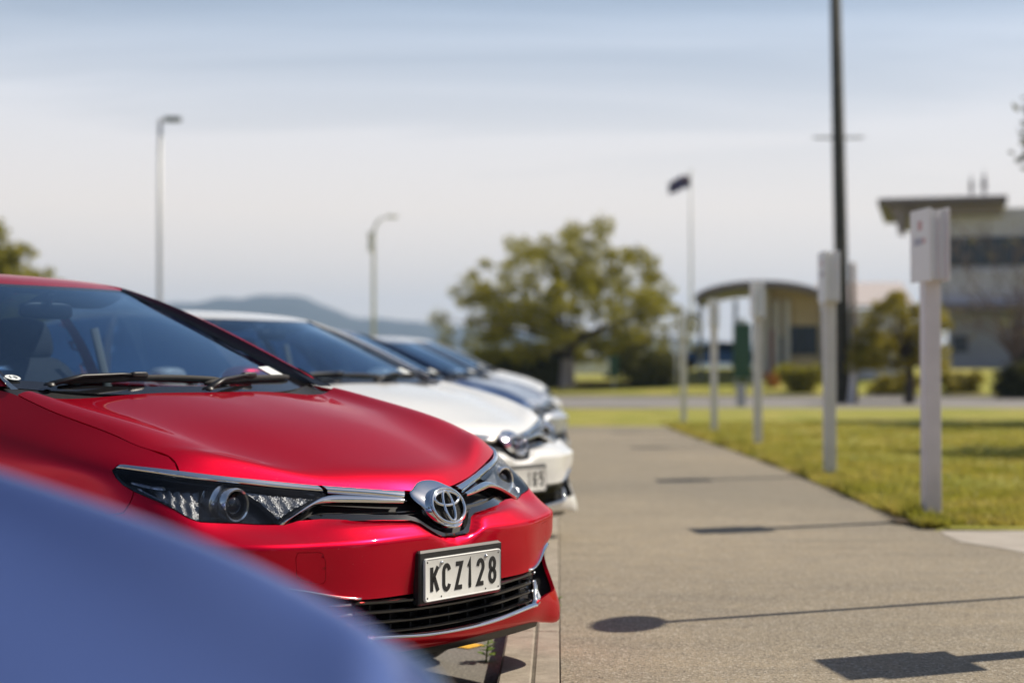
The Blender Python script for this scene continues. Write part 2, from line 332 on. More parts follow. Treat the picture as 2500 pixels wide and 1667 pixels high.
# side of the glasshouse, columns from the waist up to the roof edge
_s = [[(-1.215,-.705,1.014),(-1.50,-.640,1.150),(-1.81,-.578,1.283),(-2.14,-.502,1.395)],
      [(-1.60,-.752,1.005),(-1.82,-.700,1.14),(-2.05,-.635,1.28),(-2.3,-.520,1.418)],
      [(-2.2,-.766,1.012),(-2.30,-.722,1.15),(-2.42,-.655,1.290),(-2.56,-.542,1.430)],
      [(-2.9,-.767,1.03),(-2.93,-.720,1.16),(-2.97,-.660,1.295),(-3.0,-.555,1.428)],
      [(-3.5,-.765,1.05),(-3.5,-.710,1.165),(-3.5,-.640,1.285),(-3.5,-.535,1.386)],
      [(-3.97,-.68,1.062),(-3.92,-.640,1.155),(-3.87,-.59,1.245),(-3.81,-.515,1.326)]]
SIDE = Net(np.array(_s), c1=False)

O = {'strip_top': [[1.0628, 0.7195], [0.908, 0.7186], [0.7666, 0.7186], [0.6213, 0.7187], [0.5454, 0.7196], [0.478, 0.7192], [0.3865, 0.7168]], 'strip_bot': [[1.074, 0.7042], [0.8984, 0.6994], [0.7371, 0.6954], [0.5946, 0.6968], [0.4912, 0.6942], [0.3772, 0.6894]], 'lens_low': [[1.0859, 0.6926], [1.0727, 0.6655], [1.0493, 0.6432], [1.0143, 0.63], [0.9715, 0.6226], [0.9225, 0.6146], [0.8775, 0.6022], [0.8419, 0.5862], [0.8165, 0.5791], [0.8006, 0.5771], [0.6754, 0.5856], [0.5675, 0.5836], [0.5572, 0.5822], [0.5213, 0.5975], [0.4744, 0.6209], [0.4349, 0.641], [0.3931, 0.6659], [0.3703, 0.6824]], 'bar_top': [[0.3788, 0.7156], [0.3397, 0.7154], [0.2757, 0.7147], [0.1877, 0.7118], [0.1148, 0.7102]], 'bar_bot': [[0.3656, 0.6846], [0.2924, 0.6814], [0.2067, 0.674], [0.1367, 0.6624]], 'mo_top': [[0.5572, 0.5822], [0.5183, 0.5972], [0.4711, 0.6212], [0.4276, 0.6442], [0.3888, 0.6635], [0.3623, 0.6693], [0.2988, 0.6709], [0.2116, 0.6658], [0.1393, 0.6575]], 'mo_bot': [[0.5448, 0.5808], [0.5076, 0.5988], [0.4681, 0.6176], [0.4249, 0.6362], [0.3923, 0.6445], [0.3564, 0.6463], [0.2907, 0.6459], [0.2115, 0.6435], [0.1492, 0.6402]], 'shut': [[0.7742, 0.7193], [0.7845, 0.735], [0.852, 0.809], [0.9599, 0.8299], [1.0629, 0.825], [1.1728, 0.8231], [1.2729, 0.8233], [1.3767, 0.8266], [1.4865, 0.8251], [1.5794, 0.8175], [1.6464, 0.8143]], 'tow': [[0.5991, 0.4474], [0.5376, 0.446], [0.5281, 0.4397], [0.5203, 0.4105], [0.5207, 0.3453], [0.5278, 0.33], [0.5568, 0.329], [0.5928, 0.3454], [0.6066, 0.3673], [0.6059, 0.4287]], 'refl_out': [[0.9194, 0.6661], [0.7257, 0.678], [0.798, 0.5937], [0.8488, 0.6228]], 'refl_in': [[0.5756, 0.6806], [0.4432, 0.6738], [0.4427, 0.6608], [0.5382, 0.6308], [0.5506, 0.6605]]}
# ---------------------------------------------------------------- panels cut out of the smooth surfaces
def inside(P, poly):
    poly = np.asarray(poly); x, y = P[:, 0], P[:, 1]; r = np.zeros(len(P), bool); j = len(poly)-1
    for i in range(len(poly)):
        xi, yi = poly[i]; xj, yj = poly[j]
        if yi != yj: r ^= ((yi > y) != (yj > y)) & (x < (xj-xi)*(y-yi)/(yj-yi)+xi)
        j = i
    return r
def area(p): p = np.asarray(p); return .5*float((p[:, 0]*np.roll(p[:, 1], -1)-np.roll(p[:, 0], -1)*p[:, 1]).sum())
def densify(p, step):
    out = []
    for a, b in zip(p, np.roll(p, -1, 0)):
        n = max(1, int(math.ceil(np.hypot(*(b-a))/step)))
        for k in range(n): out.append(a+(b-a)*k/n)
    return np.array(out)
def inset(p, g, grow=False):
    p = np.asarray(p, float); n = len(p); o = p.copy(); sgn = 1 if area(p) > 0 else -1
    if grow: sgn = -sgn
    for i in range(n):
        d1 = p[i]-p[i-1]; d2 = p[(i+1) % n]-p[i]
        def nn(d): L = max(np.hypot(*d), 1e-9); return np.array([-d[1], d[0]])/L*sgn
        a, b = nn(d1), nn(d2); m = a+b; L = np.hypot(*m)
        if L > 1e-6: o[i] = p[i]+m/L*g/max(.45, L/2)
        if abs(p[i][0]) < 1e-6: o[i][0] = 0
    return o
def flip(v): v = np.array(v, float); v[:, 1] *= -1; return v
def panel(name, net, outer, mat, parent, holes=(), step=.022, side=2, off=0., gap=.0016, flange=.012, disp=None, thick=True):
    """a sheet of the surface inside a (u, v) outline, with a turned-in edge; side 1 left, -1 right, 2 both halves as one mesh, 0 as it is"""
    bl = max(.008, step*.6); loops = [densify(inset(np.array(outer, float), gap), bl)]+[densify(inset(np.array(h, float), gap*.4, True), bl) for h in holes]
    if area(loops[0]) < 0: loops[0] = loops[0][::-1]
    lo = loops[0].min(0); hi = loops[0].max(0); nx = int((hi[0]-lo[0])/step)+1; ny = int((hi[1]-lo[1])/step)+1
    gx, gy = np.meshgrid(np.linspace(lo[0], hi[0], nx+1), np.linspace(lo[1], hi[1], ny+1)); g = np.stack([gx.ravel(), gy.ravel()], 1)
    keep = inside(g, loops[0])
    for h in loops[1:]: keep &= ~inside(g, h)
    bp = np.concatenate(loops); g = g[keep]
    if len(g):
        d = np.full(len(g), 9.)
        for k in range(0, len(bp), 64): d = np.minimum(d, np.sqrt(((g[:, None]-bp[None, k:k+64])**2).sum(2)).min(1))
        g = g[d > step*.4]
    pts = np.concatenate([bp, g]); ed = []; k = 0
    for lp in loops: ed += [(k+i, k+(i+1) % len(lp)) for i in range(len(lp))]; k += len(lp)
    vv, _, ff, *_ = delaunay_2d_cdt([Vector(p) for p in pts], ed, [], 0, 1e-7)
    P = np.array([tuple(v) for v in vv]); F = np.array([f[:3] for f in ff]); cen = P[F].mean(1); ok = inside(cen, loops[0])
    for h in loops[1:]: ok &= ~inside(cen, h)
    F = F[ok]; a = P[F]; cr = (a[:, 1, 0]-a[:, 0, 0])*(a[:, 2, 1]-a[:, 0, 1])-(a[:, 1, 1]-a[:, 0, 1])*(a[:, 2, 0]-a[:, 0, 0]); F[cr < 0] = F[cr < 0][:, ::-1]
    use = np.unique(F); mp = -np.ones(len(P), int); mp[use] = np.arange(len(use)); P = P[use]; F = mp[F]
    V = net(P[:, 0], P[:, 1])
    if off or flange or disp: Nn = net.nrm(P[:, 0], P[:, 1])
    if disp: V = V+disp(P)[:, None]*Nn
    if off: V = V+off*Nn
    verts = V; faces = [tuple(f) for f in F]
    if flange:
        cnt = {}
        for f in F:
            for i in range(3): e = (f[i], f[(i+1) % 3]); cnt[e] = 1
        bd = [e for e in cnt if (e[1], e[0]) not in cnt and not (abs(P[e[0]][0]) < 1e-6 and abs(P[e[1]][0]) < 1e-6 and side == 2)]
        base = len(verts); ids = {}; ex = []
        for e in bd:
            for q in e:
                if q not in ids: ids[q] = base+len(ex); ex += [V[q], V[q]-Nn[q]*flange]
        verts = np.concatenate([V, np.array(ex)]) if ex else V
        faces += [(ids[b], ids[a], ids[a]+1, ids[b]+1) for a, b in bd]
    if side == 0: pass
    elif side == -1: verts = flip(verts); faces = [f[::-1] for f in faces]
    elif side == 2:
        n = len(verts); on = np.abs(verts[:, 1]) < 1e-4
        mv = flip(verts); idx = np.where(on, np.arange(n), np.arange(n)+n); verts = np.concatenate([verts, mv]); faces = faces+[tuple(int(idx[i]) for i in f[::-1]) for f in faces]
    return obj(name, verts, faces, mat, parent, True)
def resample(p, n):
    p = np.asarray(p, float); t = chord(p); t = t/t[-1]; s = np.linspace(0, 1, n); return spl(t, p, s) if len(p) > 2 else np.stack([np.interp(s, t, p[:, k]) for k in range(p.shape[1])], 1)
def band(name, net, top, bot, mat, parent, h=.006, base=.0, n=40, m=7, side=-1, cap=(1, 1), flat=2):
    """a raised rounded strip between two lines on the surface"""
    a = resample(top, n); b = resample(bot, n); s = np.linspace(0, 1, m); uv = a[:, None]*(1-s)[None, :, None]+b[:, None]*s[None, :, None]; q = uv.reshape(-1, 2)
    V = net(q[:, 0], q[:, 1]); Nn = net.nrm(q[:, 0], q[:, 1]); pr = np.clip(1-np.abs(2*s-1)**flat, 0, 1)**.5; t = np.linspace(0, 1, n)
    env = np.ones(n)
    if cap[0]: env *= np.clip(t/.05, 0, 1)**.5
    if cap[1]: env *= np.clip((1-t)/.05, 0, 1)**.5
    V = V+Nn*((base-.004)+(env[:, None]*pr[None, :]*(h+.004)).reshape(-1))[:, None]
    f = [(i*m+j, i*m+m+j, i*m+m+j+1, i*m+j+1) for i in range(n-1) for j in range(m-1)]
    fr = net.nrm(q[:1], q[:1]) if False else None
    # outward winding: compare with the surface normal
    a0 = np.cross(V[f[0][1]]-V[f[0][0]], V[f[0][3]]-V[f[0][0]])
    if a0 @ Nn[0] < 0: f = [g[::-1] for g in f]
    if side == -1: V = flip(V); f = [g[::-1] for g in f]
    return obj(name, V, f, mat, parent, True)

# ---------------------------------------------------------------- lettering for number plates: strokes with rounded bends
def arc(cx, cy, rx, ry, a0, a1, n=9): return [(cx+rx*math.cos(R(a0+(a1-a0)*k/n)), cy+ry*math.sin(R(a0+(a1-a0)*k/n))) for k in range(n+1)]
GLYPH = {  # unit box, strokes run along the middle of the line
 'K': [[(.12, 0), (.12, 1)], [(.88, 1), (.14, .40)], [(.40, .60), (.90, 0)]],
 'C': [arc(.5, .74, .38, .26, 12, 180)+arc(.5, .26, .38, .26, 180, 348)],
 'Z': [[(.10, 1), (.86, 1), (.12, 0), (.90, 0)]],
 '1': [[(.22, .80), (.52, 1), (.52, 0)], [(.30, 0), (.74, 0)]],
 '2': [arc(.5, .74, .38, .26, 175, -30)+[(.12, 0), (.90, 0)]],
 '8': [arc(.5, .76, .33, .24, 90, 450, 20), arc(.5, .26, .39, .26, 90, 450, 20)],
 '6': [arc(.5, .27, .38, .27, 90, 450, 20), [(.12, .27), (.12, .72)]+arc(.5, .72, .38, .28, 180, 15)],
 '5': [[(.84, 1), (.16, 1), (.14, .56)]+arc(.5, .32, .38, .32, 120, -150)],
}
def glyph(ch, x, y, wd, ht, sw, z=.0012):
    """mesh of one character in the plate's plane (x across, y up), raised by z"""
    mb = MB()
    for st in GLYPH[ch]:
        p = [np.array([x+a*(wd-sw)+sw/2, y+b*(ht-sw)+sw/2]) for a, b in st]; L = []; Rr = []
        closed = np.hypot(*(p[0]-p[-1])) < 1e-6
        for i in range(len(p)):
            if closed: a, b = p[i]-p[i-1 if i else -2], p[(i+1) if i < len(p)-1 else 1]-p[i]
            else: a = p[i]-p[max(i-1, 0)]; b = p[min(i+1, len(p)-1)]-p[i]
            if np.hypot(*a) < 1e-9: a = b
            if np.hypot(*b) < 1e-9: b = a
            na = np.array([-a[1], a[0]])/np.hypot(*a); nb = np.array([-b[1], b[0]])/np.hypot(*b); m = na+nb; l = np.hypot(*m); m = m/max(l, 1e-6); s = sw/2/max(.42, l/2)
            L.append(p[i]+m*s); Rr.append(p[i]-m*s)
        rings = [[(l[0], l[1], 0), (l[0]*.94+r[0]*.06, l[1]*.94+r[1]*.06, z), (r[0]*.94+l[0]*.06, r[1]*.94+l[1]*.06, z), (r[0], r[1], 0)] for l, r in zip(L, Rr)]
        mb.loft(rings, False)
        for k in (0, -1): mb.add(rings[k], [(0, 1, 2, 3)])
    return mb

# ---------------------------------------------------------------- the hatchback
L5, L6, L7, L8 = BODY.v[[6, 8, 9, 10]]; BU = BODY.u
def side_uv(x, z, u0=None, v0=None):
    if u0 is None: u0 = float(np.interp(-x, [.45, .6, .95, 1.3, 1.75, 2.6, 3.5, 4.0], [BU[5], BU[6], BU[7], BU[8], BU[9], BU[10], BU[11], BU[12]]))
    if v0 is None: v0 = float(np.interp(z, [.2, .28, .43, .54, .64, .75, .85, 1.0], BODY.v[[1, 2, 3, 4, 6, 8, 9, 10]]))
    return BODY.find((x, z), (0, 2), (u0, v0))
GRL = np.array([(0.0, .4651), (.0404, .4709), (.0757, .496), (.1008, .526), (.1208, .5549), (.1509, .574), (.2528, .5865), (.3554, .592), (.435, .596), (.5, .592)])
def valley(P):
    """the bumper rolls back into the grille opening along its upper edge"""
    d = np.full(len(P), 9.)
    for a, b in zip(GRL[:-1], GRL[1:]):
        t = np.clip(((P-a) @ (b-a))/((b-a) @ (b-a)), 0, 1); d = np.minimum(d, np.hypot(*(P-a-t[:, None]*(b-a)).T))
    k = np.clip(1-d/.05, 0, 1); fade = np.clip((.50-P[:, 0])/.22, 0, 1)
    return -.026*k*k*(3-2*k)*fade
def car_body(t, P):
    # the wing's upper edge follows the bonnet's side edge
    sh = []; g0 = (O['shut'][0][0], O['shut'][0][1])
    for q in np.linspace(.0, 1, 26):
        p = HOOD([HOOD.u[1]], [HOOD.v[5]*q])[0]; g0 = tuple(BODY.find((p[0], p[2]), (0, 2), g0)); sh.append((float(g0[0]), float(min(g0[1], L8+.004))))
    O['shut'] = sh
    lens_low = O['lens_low']; tip = lens_low[0]
    ax, az, ar = -.945, .317, .352; arch = [side_uv(ax+ar*math.cos(R(a)), az+ar*math.sin(R(a))) for a in range(-14, 195, 9)]
    bx = -3.545; arch2 = [side_uv(bx+ar*math.cos(R(a)), az+ar*math.sin(R(a))) for a in range(-14, 195, 9)]
    seam = [O['lens_low'][3], (1.035, .585), (1.075, .52)]; ka = min(range(len(arch)), key=lambda k: abs(arch[k][1]-.46) if k < 9 else 9)
    low = [(0, .138), (.2, .138), (.405, .138), (.47, .160), (.56, .178), (.66, .190), (.725, .228), (.738, .285), (.69, .318), (.55, .289), (.404, .270), (.2, .270), (0, .270)]
    # ---- front bumper: one sheet from the lip to the headlights, round to the wheel arch
    bump = [(0, .0), (.4, .0), (.86, .0), (arch[0][0]-.01, .0)]+arch[:ka+1]+[(1.06, .55), seam[0]]+lens_low[4:13][0:]+[O['mo_bot'][0], (.5, .592)]+[tuple(g) for g in GRL[::-1]][1:]+low[::-1]
    panel('front_bumper', BODY, bump, P, t, holes=[O['tow']], disp=valley, step=.016)
    for sd in (-1, 1): panel('towing_eye_cover', BODY, O['tow'], P, t, side=sd, gap=.0007, step=.02)
    # ---- wings
    door = [side_uv(-1.40, .26), side_uv(-1.415, .45), side_uv(-1.43, .62), side_uv(-1.44, .76), side_uv(-1.45, .90), (float(np.interp(-1.46, [-1.75, -1.22], [BU[9], BU[8]])), L8-.002)]
    wing = [tip]+[O['strip_top'][0], O['strip_top'][1], O['shut'][0]]+O['shut'][1:]+[(BU[8]+.03, L8+.0)]+door[::-1]+[(door[0][0], .0), (arch[-1][0]+.012, .0)]+arch[::-1][:len(arch)-ka]+[(1.06, .55)]+[seam[0]]+lens_low[1:3][::-1]
    for sd in (-1, 1): panel('front_wing', BODY, wing, P, t, side=sd, step=.026)
    def sill(u0, u1): return [(u0, .0), (u1, .0)]
    fd = door+[(side_uv(-2.42, .8)[0]+.0, L8-.001), side_uv(-2.43, .8), side_uv(-2.42, .5), side_uv(-2.40, .26)]
    rdo = [side_uv(-2.40, .26), side_uv(-2.42, .5), side_uv(-2.43, .8), (side_uv(-2.42, .8)[0], L8-.001), (side_uv(-3.46, .9)[0], L8-.001), side_uv(-3.44, .86), side_uv(-3.34, .72), side_uv(-3.20, .55), side_uv(-3.13, .42), side_uv(-3.10, .26)]
    for sd in (-1, 1):
        for nm, pl in (('front_door', fd), ('rear_door', rdo)):
            d = panel(nm, BODY, pl, P, t, side=sd, step=.05)
            x = -2.28 if nm == 'front_door' else -3.22
            MB().tube([(x-.11, sd*.876, .845), (x-.085, sd*.90, .85), (x+.085, sd*.90, .855), (x+.11, sd*.876, .858)], [.012, .015, .015, .012], 8).build('handle', P, d, True)
        panel('sill', BODY, [(door[0][0], 0), (side_uv(-3.10, .26)[0], 0), side_uv(-3.10, .255), side_uv(-2.40, .255), side_uv(-1.40, .255)], M['black'] if False else P, t, side=sd, step=.05)
    quarter = [side_uv(-3.10, .26), side_uv(-3.13, .42), side_uv(-3.20, .55), side_uv(-3.34, .72), side_uv(-3.44, .86), (side_uv(-3.46, .9)[0], L8-.001), (BU[15], L8-.001), (BU[15], .0), (arch2[-1][0]+.05, 0)]
    quarter = quarter[:-1]+[(arch2[0][0] if arch2[0][0] > arch2[-1][0] else arch2[-1][0], 0)]+(arch2 if arch2[0][0] > arch2[-1][0] else arch2[::-1])+[(min(arch2[0][0], arch2[-1][0]), 0), (side_uv(-3.10, .26)[0], 0)]
    for sd in (-1, 1): panel('rear_quarter', BODY, quarter, P, t, side=sd, step=.06, gap=0.)
    # ---- bonnet
    hu = [HOOD.u[1], HOOD.u[7]]; hv = HOOD.v[5]; n = 22
    ol = [(hu[0]+(hu[1]-hu[0])*k/n, 0) for k in range(n+1)]+[(hu[1], hv*k/n) for k in range(1, n+1)]+[(hu[1]-(hu[1]-hu[0])*k/n, hv) for k in range(1, n+1)]+[(hu[0], hv*(1-k/n)) for k in range(1, n)]
    panel('bonnet', HOOD, ol, P, t, side=0, step=.020, gap=.0022, flange=.016)
    # ---- scuttle between bonnet and windscreen
    a = HOOD(np.linspace(hu[0], hu[1], 40), np.full(40, hv-.02)); a[:, 2] -= .016; b = SCREEN(np.linspace(-.02, SCREEN.tu[-1]+.02, 40), np.full(40, .035)); b[:, 2] -= .004
    m_ = (a+b)/2; m_[:, 2] -= .014
    MB().loft([a, m_, b], False).build('scuttle', M['black'], t, True)
    # ---- windscreen: clear pane, dark printed border
    su, sv = SCREEN.tu[-1], SCREEN.v[-1]; e = .03
    pane = [(e, .075), (su*.25, .055), (su*.5, .05), (su*.75, .055), (su-e, .075), (su-e*.9, sv*.5), (su-e, sv-.03), (su*.5, sv-.045), (e, sv-.03), (e*.9, sv*.5)]
    g = panel('windscreen', SCREEN, pane, M['glass'], t, side=0, step=.05, gap=-.001, flange=0)
    panel('border', SCREEN, [(-.002, 0), (su+.002, 0), (su+.002, sv), (-.002, sv)], M['gloss_black'], g, holes=[pane], side=0, step=.05, gap=0, flange=.006)
    # ---- pillars and roof
    n = 24; q = np.linspace(0, 1, n)
    for sd in (-1, 1):
        a = SCREEN(np.full(n, -.002), q*sv); b = SIDE(np.zeros(n), q*SIDE.v[-1]); c = SIDE(np.full(n, .045), q*SIDE.v[-1])
        nn_ = SCREEN.nrm(np.full(n, .002), q*sv); ev = (np.clip((1-q)/.22, 0, 1)**.7*np.clip(q/.06, 0, 1))[:, None]; m1 = a*.82+b*.18+nn_*.010*ev; m2 = a*.44+b*.56+nn_*(.004+.009*ev); mb = MB(); o_ = None
        for nm_, rows, mt_ in (('screen_pillar', [m2, b, c], P), ('pillar_strip', [a, m1, (m1+m2)/2+nn_*.002*ev, m2], M['pillar'])):
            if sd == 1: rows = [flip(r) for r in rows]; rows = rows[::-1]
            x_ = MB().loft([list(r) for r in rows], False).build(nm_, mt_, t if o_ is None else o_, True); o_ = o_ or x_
        tr = [a[k]+nn_[k]*.002+np.array([0, .005, 0]) for k in range(n)]
        if sd == 1: tr = [p*np.array([1, -1, 1]) for p in tr]
        MB().tube(tr, .006, 6).build('windscreen_seal', M['gloss_black'], t, True)
        # small triangle of trim where bonnet, pillar and glass meet
        k0 = [(-1.21, -.668, 1.004), (-1.185, -.712, 1.004), (-1.33, -.688, 1.074), (-1.345, -.660, 1.066)]; k0 = [(x, y*-sd, z) for x, y, z in k0]
        MB().add(k0, [(0, 1, 2, 3)] if sd == -1 else [(3, 2, 1, 0)]).build('corner_trim', M['gloss_black'], t)
        # roof gutter
        x = ROOF(np.full(n, -.001), q*ROOF.v[-1]); y = SIDE(q*SIDE.tu[-1], np.full(n, SIDE.v[-1])); md = (x+y)/2+np.array([0, 0, -.004]); rows = [x, md, y]
        if sd == 1: rows = [flip(r) for r in rows][::-1]
        MB().loft([list(r) for r in rows[::-1]], False).build('roof_rail', P, t, True)
    panel('roof', ROOF, [(0, 0), (ROOF.tu[-1], 0), (ROOF.tu[-1], ROOF.v[-1]), (0, ROOF.v[-1])], P, t, side=0, step=.05, gap=0)
    # ---- side windows in their frame
    tu, tv = SIDE.tu[-1], SIDE.v[-1]
    def sw(x, w): return (x, w)
    w1 = [(.17, .025), (tu*.455, .025), (tu*.440, tv-.05), (.18, tv-.05), (.12, tv*.60)]; w2 = [(tu*.485, .025), (tu*.80, .03), (tu*.83, tv*.45), (tu*.80, tv-.06), (tu*.470, tv-.05)]
    for sd in (-1, 1):
        f = panel('window_frame', SIDE, [(0.04, 0), (tu, 0), (tu, tv), (0.04, tv)], P, t, holes=[w1, w2], side=-1 if sd == 1 else 0, step=.08, gap=0, flange=0)
        for wn in (w1, w2): panel('window', SIDE, wn, M['glass'], f, side=-1 if sd == 1 else 0, step=.08, gap=-.001, flange=0)
        if sd == -1: pass
    for o in [o for o in bpy.data.objects if o.parent is t and o.name.startswith('window_frame')]:
        for x in [o]+[c for c in bpy.data.objects if c.parent is o]: pass
    # ---- tail: window, spoiler, lamps
    a = ROOF(np.linspace(0, ROOF.tu[-1], 13), np.full(13, ROOF.v[-1])); b = np.array([(-4.03, -.60, 1.066), (-4.08, -.52, 1.07), (-4.095, -.40, 1.073), (-4.10, -.3, 1.075), (-4.103, -.2, 1.075), (-4.105, -.1, 1.075), (-4.105, 0, 1.075)]); b = np.concatenate([b, flip(b[:-1][::-1])])
    m_ = (a+b)/2+np.array([-.03, 0, .03]); MB().loft([list(a), list(m_), list(b)], False).build('rear_window', M['glass'], t, True)
    for sd in (-1, 1):
        x = SIDE(np.full(8, tu), np.linspace(0, tv, 8))[::-1]; y = np.array([a[0]*(1-s)+b[0]*s+np.array([-.03, 0, .03])*4*s*(1-s) for s in np.linspace(0, 1, 8)]); rows = [x, y]
        if sd == 1: rows = [flip(r) for r in rows][::-1]
        MB().loft([list(r) for r in rows], False).build('rear_pillar', P, t, True)
        bu = BU[12]; tl = [(bu-.22, .66), (bu+.16, .64), (bu+.18, .76), (bu-.10, .79)]; panel('tail_lamp', BODY, tl, M['tail'], t, side=sd, step=.04, off=.006, flange=.01)

def bezel(P3, depth): return P3
def car_front(t, P):
    strip_t, strip_b, low = O['strip_top'], O['strip_bot'], O['lens_low']
    for sd in (-1, 1):
        # ---- headlight: dark bowl, chrome brow, reflectors, projector, clear lens
        lens = [low[0]]+strip_b[0:]+low[17:18]+low[16:0:-1]; ol = np.array(lens)
        inn = densify(ol, .02); V0 = BODY(inn[:, 0], inn[:, 1]); N0 = BODY.nrm(inn[:, 0], inn[:, 1]); c = inn.mean(0)
        pos = thing_part('headlight', t)
        ba = panel('bowl', BODY, lens, M['bowl'], pos, side=sd, step=.03, off=-.050, gap=.0, flange=-.052)
        band('brow', BODY, strip_t, strip_b, M['chrome'], pos, h=.0045, base=.003, n=60, m=11, side=sd, cap=(1, 0), flat=6)
        inner = inset(ol, .010); panel('surround', BODY, lens, M['gloss_black'], pos, holes=[inner], side=sd, step=.03, off=-.010, gap=.0, flange=.02)
        panel('lens', BODY, lens, M['lens'], pos, side=sd, step=.02, off=.001, gap=.0005, flange=.0)
        up = inset(ol, .004)
        panel('outer_reflector', BODY, [(.945, .675), (.905, .668), (.735, .675), (.795, .588), (.84, .612), (.905, .632)], M['reflector'], pos, side=sd, step=.012, off=-.028, gap=0, flange=.02, disp=lambda P: .006*np.sin(P[:, 0]*160)*np.cos(P[:, 1]*90))
        panel('inner_reflector', BODY, [(.585, .682), (.44, .6745), (.405, .672), (.535, .612), (.553, .655)], M['reflector'], pos, side=sd, step=.010, off=-.016, gap=0, flange=.02, disp=lambda P: .0022*np.sin(P[:, 0]*420))
        # two light guides like thin combs in the outer corner
        band('light_guide', BODY, [(1.02, .672), (.95, .672), (.87, .675)], [(1.02, .664), (.95, .663), (.87, .665)], M['satin'], pos, h=-.012, base=-.016, n=16, side=sd)
        band('light_guide', BODY, [(1.0, .655), (.95, .645), (.88, .635)], [(1.0, .648), (.95, .638), (.88, .628)], M['satin'], pos, h=-.012, base=-.016, n=16, side=sd)
        cy = sd*.618; cx = -.290; cz = .688
        pr = MB().lathe([(.056, -.115), (.056, -.090), (.051, -.088), (.051, -.080), (.056, -.078), (.056, -.052), (.047, -.046), (.045, -.040), (.047, -.036), (.048, -.004), (.045, 0), (.040, -.002), (.038, -.010)], 'X', 40, (cx, cy, cz)).build('projector', M['bright'], pos, True); curved(pr, 40)
        MB().lathe([(.038, -.010), (.034, -.026), (.032, -.028), (.0, -.028)], 'X', 32, (cx, cy, cz)).build('bore', M['dark'], pr)
        MB().lathe([(.0315*math.sin(R(a)), -.030+.030*math.cos(R(a))) for a in range(92, -1, -8)], 'X', 32, (cx, cy, cz)).build('bulb', M['bulb'], pr, True)
    # ---- upper grille
    g = thing_part('upper_grille', t)
    hole = [(0, .44), (.06, .46), (.12, .53), (.16, .565), (.3, .578), (.46, .588), (.53, .590), (.50, .62), (.43, .655), (.37, .70), (.25, .70), (0, .70)]
    panel('backing', BODY, hole, M['dark'], g, off=-.045, step=.04, gap=0, flange=0)
    panel('lower_trim', BODY, [(0, .455)]+[tuple(x+np.array([0, -.006])) for x in GRL[1:9]]+[(.46, .612), (.435, .618), (.355, .615), (.25, .606), (.155, .598), (.128, .580), (.105, .548), (.082, .518), (.05, .495), (0, .487)], M['gloss_black'], g, off=-.016, step=.02, gap=0, flange=.02)
    for va, vb, u1 in ((.622, .627, .44), (.606, .609, .40)):
        for sd in (-1, 1): band('slat', BODY, [(.08, va), (.2, va), (.3, va+.001), (u1, va+.002)], [(.08, vb), (.2, vb), (.3, vb), (u1, vb)], M['gloss_black'], g, h=-.004, base=-.020, side=sd, n=24)
    for sd in (-1, 1):
        band('upper_bar', BODY, O['bar_top'], O['bar_bot'][:1]+O['bar_bot'], M['chrome'], g, h=.008, base=.003, side=sd, n=40, m=11, cap=(0, 0), flat=4)
        band('lower_bar', BODY, O['mo_top'], O['mo_bot'], M['chrome'], g, h=.006, base=.003, side=sd, n=60, m=11, cap=(1, 0), flat=4)
        panel('bar_infill', BODY, [(.37, .683), (.30, .682), (.2, .677), (.12, .668), (.12, .661), (.21, .667), (.3, .672), (.362, .670), (.388, .665)], M['gloss_black'], g, side=sd, off=-.008, step=.02, gap=0)
    # ---- badge: domed chrome shield carrying the ringed emblem
    bd = thing_part('badge', t)
    n3 = Vector((math.cos(R(22)), 0, math.sin(R(22)))); u3 = Vector((-math.sin(R(22)), 0, math.cos(R(22)))); y3 = Vector((0, 1, 0)); ce = Vector((-.043, 0, .657))
    oy = np.array([(0, .731), (.03, .729), (.058, .721), (.082, .710), (.100, .702), (.107, .690), (.103, .676), (.088, .655), (.074, .633), (.056, .613), (.030, .598), (0, .593)]); oy = resample(oy, 26)
    oy = np.concatenate([oy, flip_yz(oy[1:-1][::-1])]); cc = np.array([0, .662]); rings = []
    for k in range(13):
        s = math.sin(k/12*math.pi/2); yz = cc+(oy-cc)*s; hgt = .011*math.sqrt(max(0, 1-s*s))-.002+.004
        pt = [];
        for y, z in yz:
            x = float(np.interp(z, [.58, .645, .702, .735], [-.004, -.045, -.098, -.132]))-2.2*y*y*(.35 if z > .66 else .5); pv = Vector((x+hgt*.86, y, z+hgt*.45)); dv = pv-ce; dn = dv.dot(n3)
            if (dv.dot(y3)/.081)**2+(dv.dot(u3)/.0615)**2 < 1 and dn > -.006: pv -= n3*(dn+.006)
            pt.append(tuple(pv))
        rings.append(pt)
    MB().loft(rings).build('shield', M['chrome'], bd, True)
    def el(a, b, cz, k=48, lift=0.): return [ce+y3*(a*math.cos(2*math.pi*i/k))+u3*(cz+b*math.sin(2*math.pi*i/k))+n3*(lift) for i in range(k)]
    pl = el(.075, .0555, 0, 48, -.002); MB().add([ce-n3*.003]+pl, [(0, i+1, (i+1) % 48+1) for i in range(48)]).build('mesh_disc', M['mesh'], bd)
    MB().loft([el(.084, .0645, 0, 48, -.030), el(.082, .0625, 0, 48, .002), el(.079, .0595, 0, 48, .004)]).build('collar', M['chrome'], bd, True)
    MB().loop(el(.0735, .0540, 0, 48, .005), .0062).build('outer_ring', M['chrome'], bd, True)
    MB().loop(el(.0555, .0215, .0225, 48, .006), .0055).build('wide_oval', M['chrome'], bd, True)
    MB().loop(el(.0215, .0470, -.001, 48, .007), .0055).build('tall_oval', M['chrome'], bd, True)
    # ---- lower grille and fog lamp recesses
    lg = thing_part('lower_grille', t)
